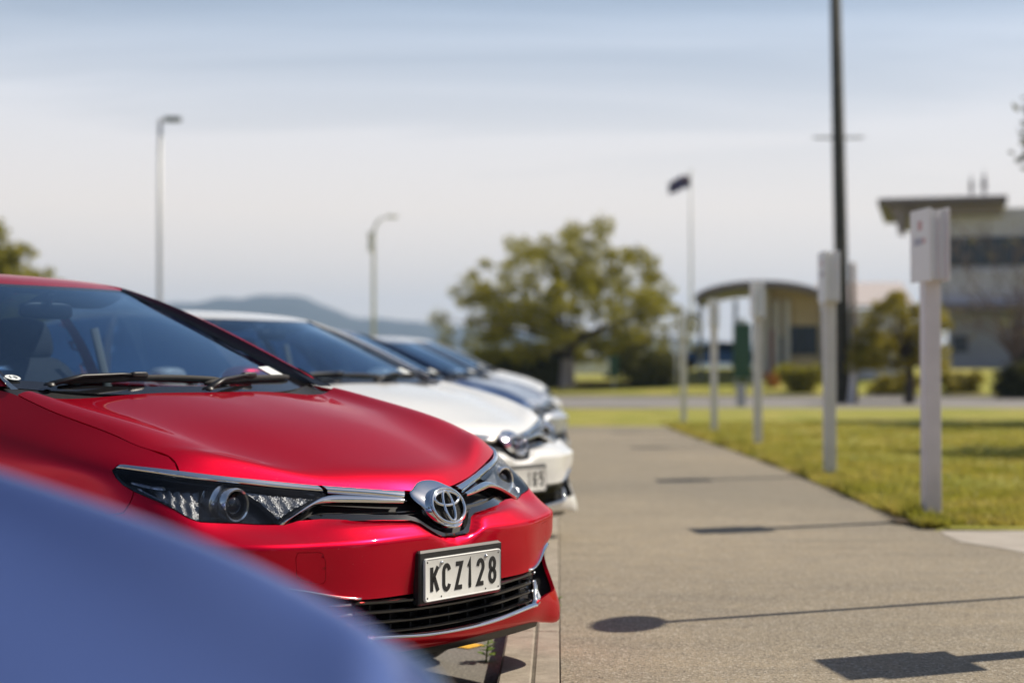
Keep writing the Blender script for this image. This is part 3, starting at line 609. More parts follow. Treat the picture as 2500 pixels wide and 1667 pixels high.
    lowo = [(0, .128), (.41, .128), (.47, .150), (.56, .168), (.67, .182), (.74, .225), (.752, .29), (.70, .328), (.55, .299), (.404, .280), (0, .280)]
    panel('backing', BODY, lowo, M['dark'], lg, off=-.085, step=.05, gap=0, flange=-.08)
    for z, tk, rec in ((.345, .006, .016), (.374, .007, .014), (.402, .007, .012), (.318, .004, .010)):
        pts = []; ys = np.linspace(-.415, .415, 41); xs = np.interp(np.abs(ys), [0, .2, .4, .45], [.012, .006, -.020, -.04])-rec; dz = .012*(np.abs(ys)/.4)**2
        rings = [[(x, y, z+d-tk), (x+.006, y, z+d-tk*.4), (x+.006, y, z+d+tk*.4), (x, y, z+d+tk), (x-.03, y, z+d+tk), (x-.03, y, z+d-tk)] for x, y, d in zip(xs, ys, dz)]
        curved(MB().loft(rings, True, True).build('slat', M['gloss_black'], lg), 30)
    for k in range(-4, 5): MB().box((-.09, k*.088-.004, .30), (-.035, k*.088+.004, .42)).build('rib', M['dark'], lg)
    xs = np.linspace(0, .412, 30); band('lip_trim', BODY, [(u, .1475+.0015*(u/.4)) for u in (0, .1, .2, .3, .415)], [(u, .131) for u in (0, .1, .2, .3, .415)], M['chrome'], lg, h=.008, base=.002, side=-1, n=30, cap=(0, 0)); band('lip_trim', BODY, [(u, .1475+.0015*(u/.4)) for u in (0, .1, .2, .3, .415)], [(u, .131) for u in (0, .1, .2, .3, .415)], M['chrome'], lg, h=.008, base=.002, side=1, n=30, cap=(0, 0))
    for sd in (-1, 1):
        band('fog_brow', BODY, [(.395, .281), (.46, .285), (.55, .298), (.62, .312), (.70, .330)], [(.40, .268), (.46, .272), (.55, .285), (.62, .300), (.695, .318)], M['chrome'], lg, h=.008, base=.002, side=sd, n=30)
        # upright chrome fin rising from the end of the lip
        MB().loft([[(-.016, sd*.405, .311), (-.020, sd*.445, .318), (-.05, sd*.452, .316), (-.05, sd*.405, .312)], [(-.030, sd*.432, .332), (-.034, sd*.466, .336), (-.065, sd*.47, .334), (-.06, sd*.432, .332)], [(-.046, sd*.452, .352), (-.050, sd*.474, .356), (-.08, sd*.478, .354), (-.075, sd*.452, .352)], [(-.056, sd*.462, .385), (-.058, sd*.475, .387), (-.085, sd*.478, .386), (-.08, sd*.462, .385)]], True, True).build('fin', M['chrome'], lg, True)
        for z, y0 in ((.345, .42), (.374, .425), (.402, .43)):
            MB().tube([(-.035, sd*y0, z+.012), (-.055, sd*(y0+.03), z+.012), (-.10, sd*(y0+.05), z+.010)], .004, 6).build('vane', M['satin'], lg, True)
        MB().lathe([(.0, .0), (.030, -.002), (.038, -.004), (.042, .004), (.046, .004), (.046, -.03)], 'X', 24, (-.175, sd*.565, .375)).build('fog_lamp', M['bulb'], lg, True)
    # black strip under the lip
    up = [(-.03, y*.40/4, .252) for y in range(-4, 5)]; MB().loft([[(-.034-.3*abs(y)**3, y, .262) for y in np.linspace(-.52, .52, 15)], [(-.05-.3*abs(y)**3, y, .228) for y in np.linspace(-.52, .52, 15)], [(-.30, y, .215) for y in np.linspace(-.52, .52, 15)]], False).build('under_tray', M['black'], t, True)
def flip_yz(p): q = np.array(p, float); q[:, 0] *= -1; return q
def thing_part(name, parent):
    o = bpy.data.objects.new(name, None); COL.objects.link(o); o.parent = parent; o.empty_display_size = .05; return o
def number_plate(t, text, slots):
    """text goes to the plate's slots, left to right as read"""
    pz = .395; pos = thing_part('number_plate', t); x0 = .0215
    MB().box((-.012, -.196, pz-.010), (.015, .196, pz+.148), .007).build('holder', M['black'], pos)
    mb = MB(); pts = []
    for cx, cz, a0 in ((.17, .115, 0), (-.17, .115, 90), (-.17, .01, 180), (.17, .01, 270)):
        for k in range(5): pts.append((cx+.010*math.cos(R(a0+22.5*k)), cz+.010*math.sin(R(a0+22.5*k))))
    def ring(e, x): return [(x, y*(1-e/.18), pz+.0625+(z-.0625)*(1-e/.0625)) for y, z in pts]
    mb.loft([ring(0, .0155), ring(0, .0215), ring(.0022, .0230), ring(.0046, .0215)], True); n = len(pts); mb.f.append(tuple(range(3*n, 4*n)))
    curved(mb.build('plate', M['plate_white'], pos), 25)
    for ch, (u, wd) in zip(text, slots):
        g = glyph(ch, (u-.5)*.36-wd/2, .0225, wd, .083, .0136); v = [(x0+.0003+z, a, pz+b) for a, b, z in g.v]
        obj('character', v, g.f, M['ink'], pos)
    for y in (-.105, .105):
        MB().lathe([(.0, .0062), (.003, .006), (.0058, .003), (.0062, 0)], 'X', 12, (x0, y, pz+.108)).build('screw', M['satin'], pos, True)
    for y, z in ((-.168, .114), (.168, .114), (-.168, .011), (.168, .011), (-.105, .011), (.105, .011)):
        MB().lathe([(.0, .0006), (.0028, .0006), (.0028, 0)], 'X', 8, (x0, y, pz+z)).build('rivet_hole', M['ink'], pos)
def wheels(t):
    for x in (-.945, -3.545):
        for sd in (-1, 1):
            c = (x, sd*.765, .317); wv = thing_part('wheel', t)
            prof = [(.215, -.098), (.262, -.102), (.298, -.098), (.313, -.082), (.317, -.06), (.317, .06), (.313, .082), (.298, .098), (.262, .102), (.215, .098)]
            curved(MB().lathe([(r, sd*h) for r, h in prof], 'Y', 56, c).build('tyre', M['rubber'], wv), 50)
            gr = MB()
            for h in (-.045, -.016, .016, .045): gr.lathe([(.3185, h-.004), (.3185, h+.004)], 'Y', 56, c)
            gr.build('tread_groove', M['dark'], wv)
            rim = MB().lathe([(.222, sd*.095), (.228, sd*.085), (.21, sd*.07), (.20, sd*-.06), (.06, sd*-.04)], 'Y', 40, c)
            curved(rim.build('rim', M['alloy'], wv, True), 40)
            for k in range(5):
                sp = MB()
                for d in (-9, 9):
                    a = R(72*k+90+d); b = R(72*k+90+d*.5); sp.tube([(c[0]+.045*math.cos(b), c[1]+sd*.060, c[2]+.045*math.sin(b)), (c[0]+.13*math.cos(b), c[1]+sd*.072, c[2]+.13*math.sin(b)), (c[0]+.215*math.cos(a), c[1]+sd*.080, c[2]+.215*math.sin(a))], [.020, .016, .018], 6)
                sp.build('spoke', M['alloy'], wv)
            MB().lathe([(0, sd*.072), (.03, sd*.072), (.034, sd*.06)], 'Y', 20, c).build('hub_cap', M['satin'], wv, True)
            # dark well round the wheel
            MB().lathe([(.36, sd*.09), (.36, sd*-.22), (.0, sd*-.22)], 'Y', 28, (x, sd*.765, .33)).build('wheel_well', M['dark'], wv)
def interior(t):
    n = 17; ys = np.linspace(-.66, .66, n); rows = []
    for x, z, dip in ((-1.11, .968, 0), (-1.30, .975, .004), (-1.50, .965, .012), (-1.66, .945, .02), (-1.72, .90, .02), (-1.74, .70, 0), (-1.60, .45, 0)):
        rows.append([(x-.10*(y/.66)**2, y, z+.018*math.cos(y*4.2)-(dip if abs(y) < .2 else 0)) for y in ys])
    MB().loft(rows, False).build('dashboard', M['trim'], t, True)
    MB().blob((-1.50, -.37, .965), (.16, .19, .045), .6).build('instrument_hood', M['trim'], t, True)
    sw = thing_part('steering_wheel', t); tl = Matrix.Rotation(R(-25), 4, 'Y'); ce = Vector((-1.85, -.37, .90))
    MB().loop([ce+tl @ Vector((0, .185*math.cos(a), .185*math.sin(a))) for a in np.linspace(0, 2*math.pi, 40, endpoint=False)], .016).build('rim', M['black'], sw, True)
    MB().blob(ce, (.03, .075, .06), .7).build('boss', M['black'], sw, True)
    for a in (-10, 190, 270): MB().tube([ce, ce+tl @ Vector((0, .18*math.cos(R(a)), .18*math.sin(R(a))))], .014, 6).build('spoke', M['black'], sw, True)
    for y in (-.37, .37):
        s = thing_part('front_seat', t)
        MB().blob((-2.20, y, .52), (.26, .255, .10), .55).build('cushion', M['trim'], s, True)
        mt = Matrix.Rotation(R(-20), 3, 'Y'); MB().blob((-2.50, y, .82), (.085, .245, .32), .6, M4=mt).build('backrest', M['trim'], s, True)
        MB().blob((-2.615, y, 1.185), (.055, .135, .095), .6, M4=mt).build('headrest', M['trim'], s, True)
    s = thing_part('rear_seat', t); MB().blob((-3.1, 0, .52), (.27, .62, .10), .4).build('cushion', M['trim'], s, True); MB().blob((-3.42, 0, .84), (.09, .62, .32), .4, M4=Matrix.Rotation(R(-22), 3, 'Y')).build('backrest', M['trim'], s, True)
    for y in (-.4, .4): MB().blob((-3.50, y, 1.17), (.05, .13, .07), .6).build('headrest', M['trim'], s, True)
    MB().box((-4.05, -.70, .235), (-.30, .70, .275)).build('floor', M['dark'], t)
    MB().box((-1.0, -.70, .275), (-.95, .70, .92)).build('bulkhead', M['dark'], t)
    MB().loft([[(-2.14, y, 1.355) for y in (-.42, 0, .42)], [(-2.5, y, 1.40) for y in (-.46, 0, .46)], [(-3.2, y, 1.41) for y in (-.46, 0, .46)], [(-3.8, y, 1.32) for y in (-.44, 0, .44)]], False).build('headlining', M['trim'], t, True)
    for sd in (-1, 1): MB().tube([(-2.44, sd*.60, 1.24), (-2.41, sd*.66, .95), (-2.36, sd*.70, .60)], .022, 6, flat=.3).build('seat_belt', M['beige'], t, True)
    mr = thing_part('rear_view_mirror', t); MB().blob((-1.965, 0, 1.285), (.022, .115, .032), .5).build('shell', M['black'], mr, True); MB().tube([(-1.95, 0, 1.30), (-1.93, 0, 1.345)], .010).build('stem', M['black'], mr)
    for y in (-.25, .25): MB().blob((-2.09, y-.02, 1.335), (.075, .19, .010), .4, M4=Matrix.Rotation(R(-18), 3, 'Y')).build('sun_visor', M['trim'], t, True)
def mirrors(t, P):
    for sd in (-1, 1):
        m = thing_part('door_mirror', t); MB().blob((-1.865, sd*.935, 1.005), (.07, .118, .078), .62).build('housing', P, m, True)
        MB().blob((-1.912, sd*.935, 1.005), (.030, .104, .066), .5).build('mirror', M['mirror_glass'], m, True)
        MB().tube([(-1.87, sd*.86, .965), (-1.85, sd*.80, .970), (-1.82, sd*.76, .99)], [.03, .026, .024], 8).build('stalk', M['black'], m, True)
def wipers(t):
    def sp(u, v, off=.012): return Vector(SCREEN([SCREEN.tu[-1]*u], [v])[0]+SCREEN.nrm([SCREEN.tu[-1]*u], [v])[0]*off)
    for (u0, v0), (u1, v1), (up, vp) in (((.135, .055), (.60, .075), (.10, .01)), ((.52, .05), (.93, .07), (.50, .0))):
        wp = thing_part('wiper', t); n = 14; pt = [sp(u0+(u1-u0)*k/n, v0+(v1-v0)*k/n+.030*math.sin(math.pi*k/n), .010) for k in range(n+1)]
        MB().tube(pt, [.004]+[.007]*(n-1)+[.004], 6, flat=1.7).build('blade', M['rubber'], wp, True)
        mid = sp(u0+(u1-u0)*.46, (v0+v1)/2+.030, .022); base = sp(up, vp, .018)
        a = MB().tube([base, base.lerp(mid, .35)+Vector((0, 0, .016)), base.lerp(mid, .8)+Vector((0, 0, .008)), mid], [.016, .012, .009, .007], 8, flat=.6).build('arm', M['black'], wp, True)
        MB().blob(mid, (.012, .035, .010), .5).build('clip', M['black'], wp, True)
        MB().lathe([(.0, .012), (.016, .010), (.020, 0)], 'Z', 14, base-Vector((0, 0, .004))).build('pivot', M['black'], wp, True)
def stickers(t):
    g = [o for o in bpy.data.objects if o.parent is t and o.name.startswith('windscreen')][0]
    def sp(u, v, off=.0025): return Vector(SCREEN([SCREEN.tu[-1]*u], [v])[0]+SCREEN.nrm([SCREEN.tu[-1]*u], [v])[0]*off)
    for u0, u1, v0, v1, nm in ((.878, .95, .095, .185, 'registration_label'),):
        MB().add([sp(u0, v0), sp(u1, v0), sp(u1, v1), sp(u0, v1)], [(0, 1, 2, 3)]).build(nm, M['sticker'], g)
    ce = (SCREEN.tu[-1]*.034, .075); 
    MB().add([Vector(SCREEN([ce[0]+.021*math.cos(a)], [ce[1]+.021*math.sin(a)])[0]+np.array([.003, 0, .006])) for a in np.linspace(0, 2*math.pi, 24, endpoint=False)], [tuple(range(24))]).build('round_label', M['sticker'], g)
    for ch, dx in (('1', -.0125), ('5', .002)):
        q = glyph(ch, dx, -.0085, .011, .017, .0028, .0004); v = [Vector(SCREEN([ce[0]+a], [ce[1]+b])[0]+np.array([.0036, 0, .0072])) for a, b, _ in q.v]
        obj('character', v, q.f, M['ink'], g)

# ================================================================ setting
PATH_Z = .09
def leafmat(name, lo, hi, back=.35):
    t = NT(name); b = t.bsdf(lo, .6); c = t.ramp(t.noise(1.6, 4, .6), [(.3, lo), (.7, hi)]); t.l(c, b.inputs['Base Color']); tr = t.n('ShaderNodeBsdfTranslucent'); t.l(c, tr.inputs[0]); m = t.n('ShaderNodeMixShader'); m.inputs[0].default_value = back; t.l(b.outputs[0], m.inputs[1]); t.l(tr.outputs[0], m.inputs[2]); t.l(m.outputs[0], t.out.inputs[0]); return t.m
def ground_mats():
    t = NT('concrete'); b = t.bsdf((.3, .27, .23), .85)
    big = t.noise(.55, 5, .6); mid = t.noise(7, 5, .65); st = t.noise(2.2, 4, .6, stretch=(.25, 1.6, 1))
    c = t.mix(t.ramp(big, [(.3, (0, 0, 0)), (.7, (1, 1, 1))]), (.285, .232, .158), (.365, .302, .212)); c = t.mix(t.ramp(st, [(.50, (0, 0, 0)), (.70, (.85, .85, .85))]), c, (.20, .168, .122))
    lg = t.noise(.16, 3, .5); c = t.mix(t.ramp(lg, [(.42, (.8, .8, .8)), (.60, (0, 0, 0))]), c, (.205, .178, .132)); c = t.mix(t.ramp(mid, [(.40, (.35, .35, .35)), (.6, (0, 0, 0))]), c, (.20, .175, .14))
    tc = t.n('ShaderNodeTexCoord'); v = t.n('ShaderNodeTexVoronoi'); t.l(tc.outputs['Object'], v.inputs[0]); v.inputs['Scale'].default_value = 130; v.inputs['Randomness'].default_value = 1
    sep = t.n('ShaderNodeSeparateColor'); t.l(v.outputs['Color'], sep.inputs[0])
    c = t.mix(t.ramp(sep.outputs[0], [(.0, (.62, .62, .62)), (.30, (.95, .95, .95)), (.75, (1.06, 1.05, 1.03)), (.93, (1.5, 1.45, 1.35))]), c, c, 'MIX') if False else t.mix(1.0, c, t.ramp(sep.outputs[0], [(.0, (.45, .44, .43)), (.25, (.85, .85, .85)), (.7, (1., 1., 1.)), (.95, (1.0, 1.0, .98))]), 'MULTIPLY')
    lt = t.ramp(sep.outputs[1], [(.86, (0, 0, 0)), (.90, (.6, .6, .6))]); c = t.mix(lt, c, (.47, .43, .36)); t.l(c, b.inputs['Base Color'])
    t.bump(v.outputs['Distance'], b, .55, .004); M['concrete'] = t.m
    t = NT('pale_concrete'); b = t.bsdf((.42, .38, .33), .85); t.l(t.ramp(t.noise(5, 6, .65), [(.3, (.33, .29, .25)), (.7, (.43, .39, .34))]), b.inputs['Base Color']); t.bump(t.noise(160, 3), b, .3, .003); M['pale_concrete'] = t.m
    t = NT('kerb_concrete'); b = t.bsdf((.3, .27, .22), .88); c = t.ramp(t.noise(9, 7, .75), [(.3, (.21, .18, .14)), (.72, (.43, .375, .30))]); c = t.mix(t.ramp(t.noise(170, 2), [(.60, (0, 0, 0)), (.68, (.6, .6, .6))]), c, (.13, .115, .09)); t.l(c, b.inputs['Base Color']); t.bump(t.noise(220, 3), b, .5, .004); M['kerb'] = t.m
    t = NT('asphalt'); b = t.bsdf((.06, .058, .055), .9); c = t.ramp(t.noise(85, 4, .75), [(.33, (.075, .070, .062)), (.5, (.17, .16, .14)), (.72, (.33, .30, .26))]); c = t.mix(t.ramp(t.noise(.9, 5, .6), [(.4, (0, 0, 0)), (.7, (.5, .5, .5))]), c, (.24, .215, .175)); t.l(c, b.inputs['Base Color']); t.bump(t.noise(200, 3), b, .6, .006); M['asphalt'] = t.m
    t = NT('road_surface'); b = t.bsdf((.13, .12, .115), .9); t.l(t.ramp(t.noise(.5, 5), [(.3, (.20, .185, .175)), (.7, (.26, .245, .23))]), b.inputs['Base Color']); M['road'] = t.m
    t = NT('lawn_soil'); b = t.bsdf((.1, .11, .03), .95); c = t.ramp(t.noise(.55, 5, .6), [(.28, (.21, .225, .020)), (.48, (.31, .305, .032)), (.68, (.50, .40, .11))]); c = t.mix(t.ramp(t.noise(9, 4, .7), [(.38, (.35, .35, .35)), (.6, (0, 0, 0))]), c, (.13, .15, .016)); t.l(c, b.inputs['Base Color']); t.bump(t.noise(18, 5, .7), b, .8, .05); M['lawn'] = t.m
    M['blade'] = leafmat('grass_blade', (.26, .27, .022), (.54, .44, .11), .55)
ground_mats()
M['yellow_line'] = plain('yellow_road_paint', (.75, .42, .02), .7, var=.2, scale=60)
M['crack'] = plain('joint_dirt', (.11, .095, .07), .95, var=.4, scale=18)
M['post'] = plain('white_painted_timber', (.78, .74, .76), .6, var=.06, scale=6)
M['board'] = plain('white_sign_face', (.86, .84, .85), .4)
M['alu'] = plain('brushed_aluminium', (.82, .82, .84), .42, .5)
M['logo_red'] = plain('faded_red_print', (.62, .36, .36), .5)
M['logo_grey'] = plain('faded_grey_print', (.45, .44, .52), .5)
def sheet(name, pts, z, mat, kind='structure'):
    o = obj(name, [(x, y, z) for x, y in pts], [tuple(range(len(pts)))], mat); o['kind'] = kind; return o
def strip(name, x0, x1, y0, y1, z, mat, nx=1, ny=1):
    v = [(x0+(x1-x0)*i/nx, y0+(y1-y0)*j/ny, z) for j in range(ny+1) for i in range(nx+1)]; f = [(j*(nx+1)+i, j*(nx+1)+i+1, (j+1)*(nx+1)+i+1, (j+1)*(nx+1)+i) for j in range(ny) for i in range(nx)]
    o = obj(name, v, f, mat); o['kind'] = 'structure'; return o
XR = 2.30; Y_END = 28.2; Y_R0, Y_R1 = 41.5, 64.
def edge_x(y): return XR-.33*sstep(14.5, 28.2, y)
def sstep(a, b, x): x = min(1, max(0, (x-a)/(b-a))); return x*x*(3-2*x)
def land(x, y):
    """height of the far ground: flat to the road, a low bank behind it"""
    r = sstep(Y_R1+1, 84, y); return PATH_Z-.02+r*(.30+.80*sstep(-2, 9, x))+.4*sstep(90, 220, y)
def setting():
    strip('parking_ground', -60, -.188, -14, 60, 0., M['asphalt'])
    # kerb: two courses with a groove between them, a step up from the parking bays
    def course(x0, x1, nm, dz):
        L = 1.2; y = -6.0; k = 0
        base = None
        while y < Y_END-.3:
            mb = MB().box((x0, y+.004, -.05), (x1, y+L-.004, PATH_Z+dz+random.uniform(-.001, .001)), .008)
            o = mb.build('kerb_stone', M['kerb'], base)
            if base is None: base = o; o.name = nm; o['kind'] = 'structure'
            y += L
        return base
    course(-.190, -.0815, 'kerb', .0); course(-.0785, .010, 'kerb_edging', -.002)
    sheet('kerb_joint_dirt', [(-.186, -6), (.02, -6), (.02, Y_END), (-.186, Y_END)], PATH_Z-.006, M['crack'])
    # path, with the pale slab of the side path cut against it on an uneven joint
    jn = [(2.32, 9.82), (2.29, 9.55), (2.29, 9.15), (2.43, 8.80), (2.52, 8.52), (2.8, 8.36), (3.6, 8.12), (5.5, 7.8), (14, 7.0)]
    edge = []
    y = 9.85
    while y < Y_END: edge.append((edge_x(y)+random.uniform(-.04, .035), y)); y += .16
    body = [(.0106, -6), (14, -6), (14, 6.99)]+[(a, b-.012) for a, b in jn[::-1][1:]]+edge+[(1.97, Y_END), (.0106, Y_END)]
    p = sheet('path', body, PATH_Z, M['concrete'])
    sheet('side_path', jn+[(14, 9.7), (5, 9.80), (2.6, 9.84)], PATH_Z+.003, M['pale_concrete'])
    sheet('joint_gap', [(a, b-.02) for a, b in jn]+[(a, b+.02) for a, b in jn[::-1]], PATH_Z-.006, M['crack'])
    # lawn: one sheet with a little unevenness, cut round the paving
    v, f = [], []; xs = np.concatenate([np.linspace(-30, 1.9, 17), [2.0, 2.10, 2.29], np.linspace(2.36, 20, 46), np.linspace(21, 90, 30)]); ys = np.concatenate([np.linspace(9.8, 41.5, 70)])
    for yy in ys:
        for x in xs: v.append((x, yy, PATH_Z+.006+.02*math.sin(x*1.3+yy*.7)*math.sin(yy*.9)+.012 if x > 2.33 else PATH_Z-.004))
    n = len(xs)
    for j in range(len(ys)-1):
        for i in range(n-1):
            cx = (xs[i]+xs[i+1])/2; cy = (ys[j]+ys[j+1])/2
            if cx < 1.98 and cy < Y_END: continue
            f.append((j*n+i, j*n+i+1, (j+1)*n+i+1, (j+1)*n+i))
    o = obj('lawn', v, f, M['lawn'], None, True); o['kind'] = 'structure'
    strip('road', -160, 200, Y_R0+.15, Y_R1, .03, M['road'])
    for y0, y1 in ((Y_R0, Y_R0+.15), (Y_R1, Y_R1+.15)):
        mb = MB().box((-160, y0, -.05), (200, y1, PATH_Z+.02), .01); o = mb.build('road_kerb', M['kerb']); o['kind'] = 'structure'
    # land beyond the road, out to the horizon
    v, f = [], []; xs = np.concatenate([np.linspace(-2500, -60, 14), np.linspace(-50, 80, 53), np.linspace(100, 2500, 14)]); ys = np.concatenate([np.linspace(Y_R1+.15, 100, 24), np.linspace(115, 400, 12), np.linspace(600, 3500, 8)])
    for yy in ys:
        for x in xs: v.append((x, yy, land(x, yy)))
    n = len(xs); f = [(j*n+i, j*n+i+1, (j+1)*n+i+1, (j+1)*n+i) for j in range(len(ys)-1) for i in range(n-1)]
    o = obj('far_ground', v, f, M['lawn'], None, True); o['kind'] = 'structure'
    # the country around and behind the viewer, a little lower than everything laid on it
    sheet('ground', [(-2500, -2500), (2500, -2500), (2500, Y_R1+.2), (-2500, Y_R1+.2)], -.03, M['lawn'])
    # bay marking between the red car and the next bay
    d = Vector((math.cos(CAR_YAW), math.sin(CAR_YAW), 0)); q = Vector((-d.y, d.x, 0))
    for a0 in LINE_AT:
        b = Vector(a0); pts = [b+q*.05, b-q*.05, b-q*.05-d*4.6, b+q*.05-d*4.6]
        sheet('bay_line', [(p_.x, p_.y) for p_ in pts], .004, M['yellow_line'])
def bare_soil():
    t = NT('bare_soil'); b = t.bsdf((.2, .14, .09), .95); t.l(t.ramp(t.noise(22, 5, .7), [(.3, (.14, .10, .06)), (.7, (.30, .22, .14))]), b.inputs['Base Color'])
    p = W(2.60, 10.25); r = random.Random(2); pts = []
    for k in range(28):
        a = 2*math.pi*k/28; pts.append((p.x+.22+(.36+.12*r.random())*math.cos(a), p.y+(.20+.09*r.random())*math.sin(a)))
    sheet('bare_soil', pts, PATH_Z+.022, t.m)
def grass():
    """short blades on the strip of lawn near the path, thinning out with distance"""
    n = 52000; u = rng.random(n); y = 9.9+(30-9.9)*u**1.5; e_ = np.array([edge_x(q) for q in y]); x = e_-.05+(y*.335+1.2-e_)*rng.random(n)**1.25
    keep = ~((y < 10.0) & (x > 2.4)) ; x, y = x[keep], y[keep]; n = len(x)
    h = rng.uniform(.018, .05, n)*(1+.5*np.sin(x*2.1)*np.sin(y*1.7)); a = rng.random(n)*6.283; w_ = rng.uniform(.004, .008, n)*(1+y/14); ln = rng.normal(0, .5, (n, 2))*h[:, None]
    z = PATH_Z+.006+.02*np.sin(x*1.3+y*.7)*np.sin(y*.9)+.008; cx, sx = np.cos(a)*w_, np.sin(a)*w_
    V = np.stack([np.stack([x-cx, y-sx, z], 1), np.stack([x+cx, y+sx, z], 1), np.stack([x+ln[:, 0], y+ln[:, 1], z+h], 1)], 1).reshape(-1, 3)
    o = obj('grass', V, np.arange(n*3).reshape(-1, 3), M['blade']); o['kind'] = 'stuff'
    # ragged tufts hanging over the edge of the path
    n = 5200; y = 9.9+18*rng.random(n)**1.6; x = np.array([edge_x(q) for q in y])-.05+.16*rng.random(n); h = rng.uniform(.03, .10, n)*(1+.5*np.sin(y*3.1)); a = rng.random(n)*6.283; w_ = rng.uniform(.004, .009, n)*(1+y/16)
    z = np.full(n, PATH_Z+.002); V = np.stack([np.stack([x-np.cos(a)*w_, y-np.sin(a)*w_, z], 1), np.stack([x+np.cos(a)*w_, y+np.sin(a)*w_, z], 1), np.stack([x-rng.random(n)*.06, y+rng.normal(0, .02, n), z+h], 1)], 1).reshape(-1, 3)
    o = obj('edge_grass', V, np.arange(n*3).reshape(-1, 3), M['blade']); o['kind'] = 'stuff'
def weed(name, x, y, z, h, label, n=9, seed=1):
    r = random.Random(seed); t = thing(name, label, 'weed', (x, y, z)); 
    MB().tube([(0, 0, -.01), (.004, .002, h*.45), (.010, -.004, h*.8)], [.004, .003, .002], 5).build('stem', M['leaf_lime'], t)
    for k in range(n):
        a = k*2.4+r.random(); L = h*r.uniform(.35, .6); z0 = h*(.15+.75*k/n); up = r.uniform(.2, .7); d = Vector((math.cos(a), math.sin(a), up)).normalized(); s = Vector((-math.sin(a), math.cos(a), 0)); w_ = L*.30; b = Vector((0, 0, z0))
        dn = Vector((0, 0, -1)); v = [b, b+d*L*.35+s*w_, b+d*L*.35-dn*-.004, b+d*L*.35-s*w_, b+d*L*.75+s*w_*.7+dn*L*.08, b+d*L*.75+dn*L*.11, b+d*L*.75-s*w_*.7+dn*L*.08, b+d*L+dn*L*.25]
        MB().add(v, [(0, 2, 1), (0, 3, 2), (1, 2, 5, 4), (2, 3, 6, 5), (4, 5, 7), (5, 6, 7)]).build('leaf', M['leaf_lime'], t)
M['leaf_olive'] = leafmat('olive_leaves', (.19, .19, .018), (.42, .37, .045), .6)
M['leaf_dark'] = leafmat('dark_leaves', (.045, .05, .010), (.11, .105, .018), .4)
M['leaf_yellow'] = leafmat('yellow_green_leaves', (.20, .175, .014), (.38, .31, .03), .5)
M['leaf_lime'] = leafmat('fresh_green_leaves', (.12, .20, .02), (.22, .32, .04), .4)
M['hedge'] = leafmat('hedge_leaves', (.060, .066, .010), (.13, .125, .016), .3)
M['bark'] = plain('bark', (.075, .06, .05), .9, var=.3, scale=8)
M['lime_wash'] = plain('whitewashed_bark', (.40, .36, .40), .9, var=.15, scale=10)
M['grey_twig'] = plain('bare_twig', (.16, .12, .095), .9)
def quads(P, size, up=.0):
    n = len(P); d = rng.normal(0, 1, (n, 3)); d /= np.linalg.norm(d, axis=1)[:, None]; e = np.cross(d, rng.normal(0, 1, (n, 3))); e /= np.linalg.norm(e, axis=1)[:, None]; s = size*rng.uniform(.6, 1.4, n)[:, None]
    a = P+d*s; b = P+e*s*.55; c = P-d*s; f = P-e*s*.55
    return np.stack([a, b, c, f], 1).reshape(-1, 3), np.arange(n*4).reshape(-1, 4)
def clumps(cs, per, size):
    """leaves in uneven clumps; cs = (x, y, z, radius)"""
    out = []
    for x, y, z, r in cs:
        n = int(per*r*r); d = rng.normal(0, 1, (n, 3)); d /= np.linalg.norm(d, axis=1)[:, None]; rr = r*rng.random(n)**.45*(1+.25*np.sin(d[:, 0]*5+x)*np.sin(d[:, 1]*4+z)*1.2)
        out.append(np.array([x, y, z])+d*rr[:, None]*np.array([1, 1, .72]))
    return quads(np.concatenate(out), size)
def tree(name, label, loc, h, crown, mat, trunk_r=.25, leaf=.16, per=240, n_cl=60, cl_r=(.5, 1.0), cat='tree', group=None, wash=0, seed=3, shape=None, fork=.28, bark='bark', hole=.0):
    """crown = (rx, ry, z0, z1): an uneven dome of clumps carried by limbs"""
    global rng
    rng = np.random.default_rng(seed); r = random.Random(seed); t = thing(name, label, cat, loc, 0, group); rx, ry, z0, z1 = crown; cs = []
    while len(cs) < n_cl:
        x, y, z = r.uniform(-1, 1), r.uniform(-1, 1), r.uniform(0, 1); q = (x*x+y*y)
        lim = (1-z**1.7) if shape is None else shape(x, y, z)
        if q > lim or (q < lim*hole and r.random() < .8): continue
        cs.append((x*rx, y*ry, z0+(z1-z0)*z, r.uniform(*cl_r)))
    v, f = clumps(cs, per, leaf); obj('crown', v, f, mat, t)
    hf = h*fork; mb = MB(); mb.tube([(0, 0, -.3), (0, 0, .1), (.02, 0, hf*.5), (0, .03, hf)], [trunk_r*1.5, trunk_r*1.15, trunk_r*.95, trunk_r*.9], 10)
    for k, c in enumerate(r.sample(cs, min(len(cs), 22))):
        p = Vector((0, 0, hf*r.uniform(.75, 1))); e = Vector(c[:3]); m1 = p.lerp(e, .4)+Vector((r.uniform(-.3, .3), r.uniform(-.3, .3), .25*(e.z-p.z)*.6)); mb.tube([p, m1, p.lerp(e, .75)+Vector((0, 0, .1)), e], [trunk_r*.42, trunk_r*.26, trunk_r*.14, .015], 6)
    mb.build('trunk', M[bark], t, True)
    if wash: MB().tube([(0, 0, -.2), (0, 0, .1), (.01, 0, wash)], [trunk_r*1.55, trunk_r*1.22, trunk_r*1.06], 12, False).build('whitewash', M['lime_wash'], t, True)
    return t
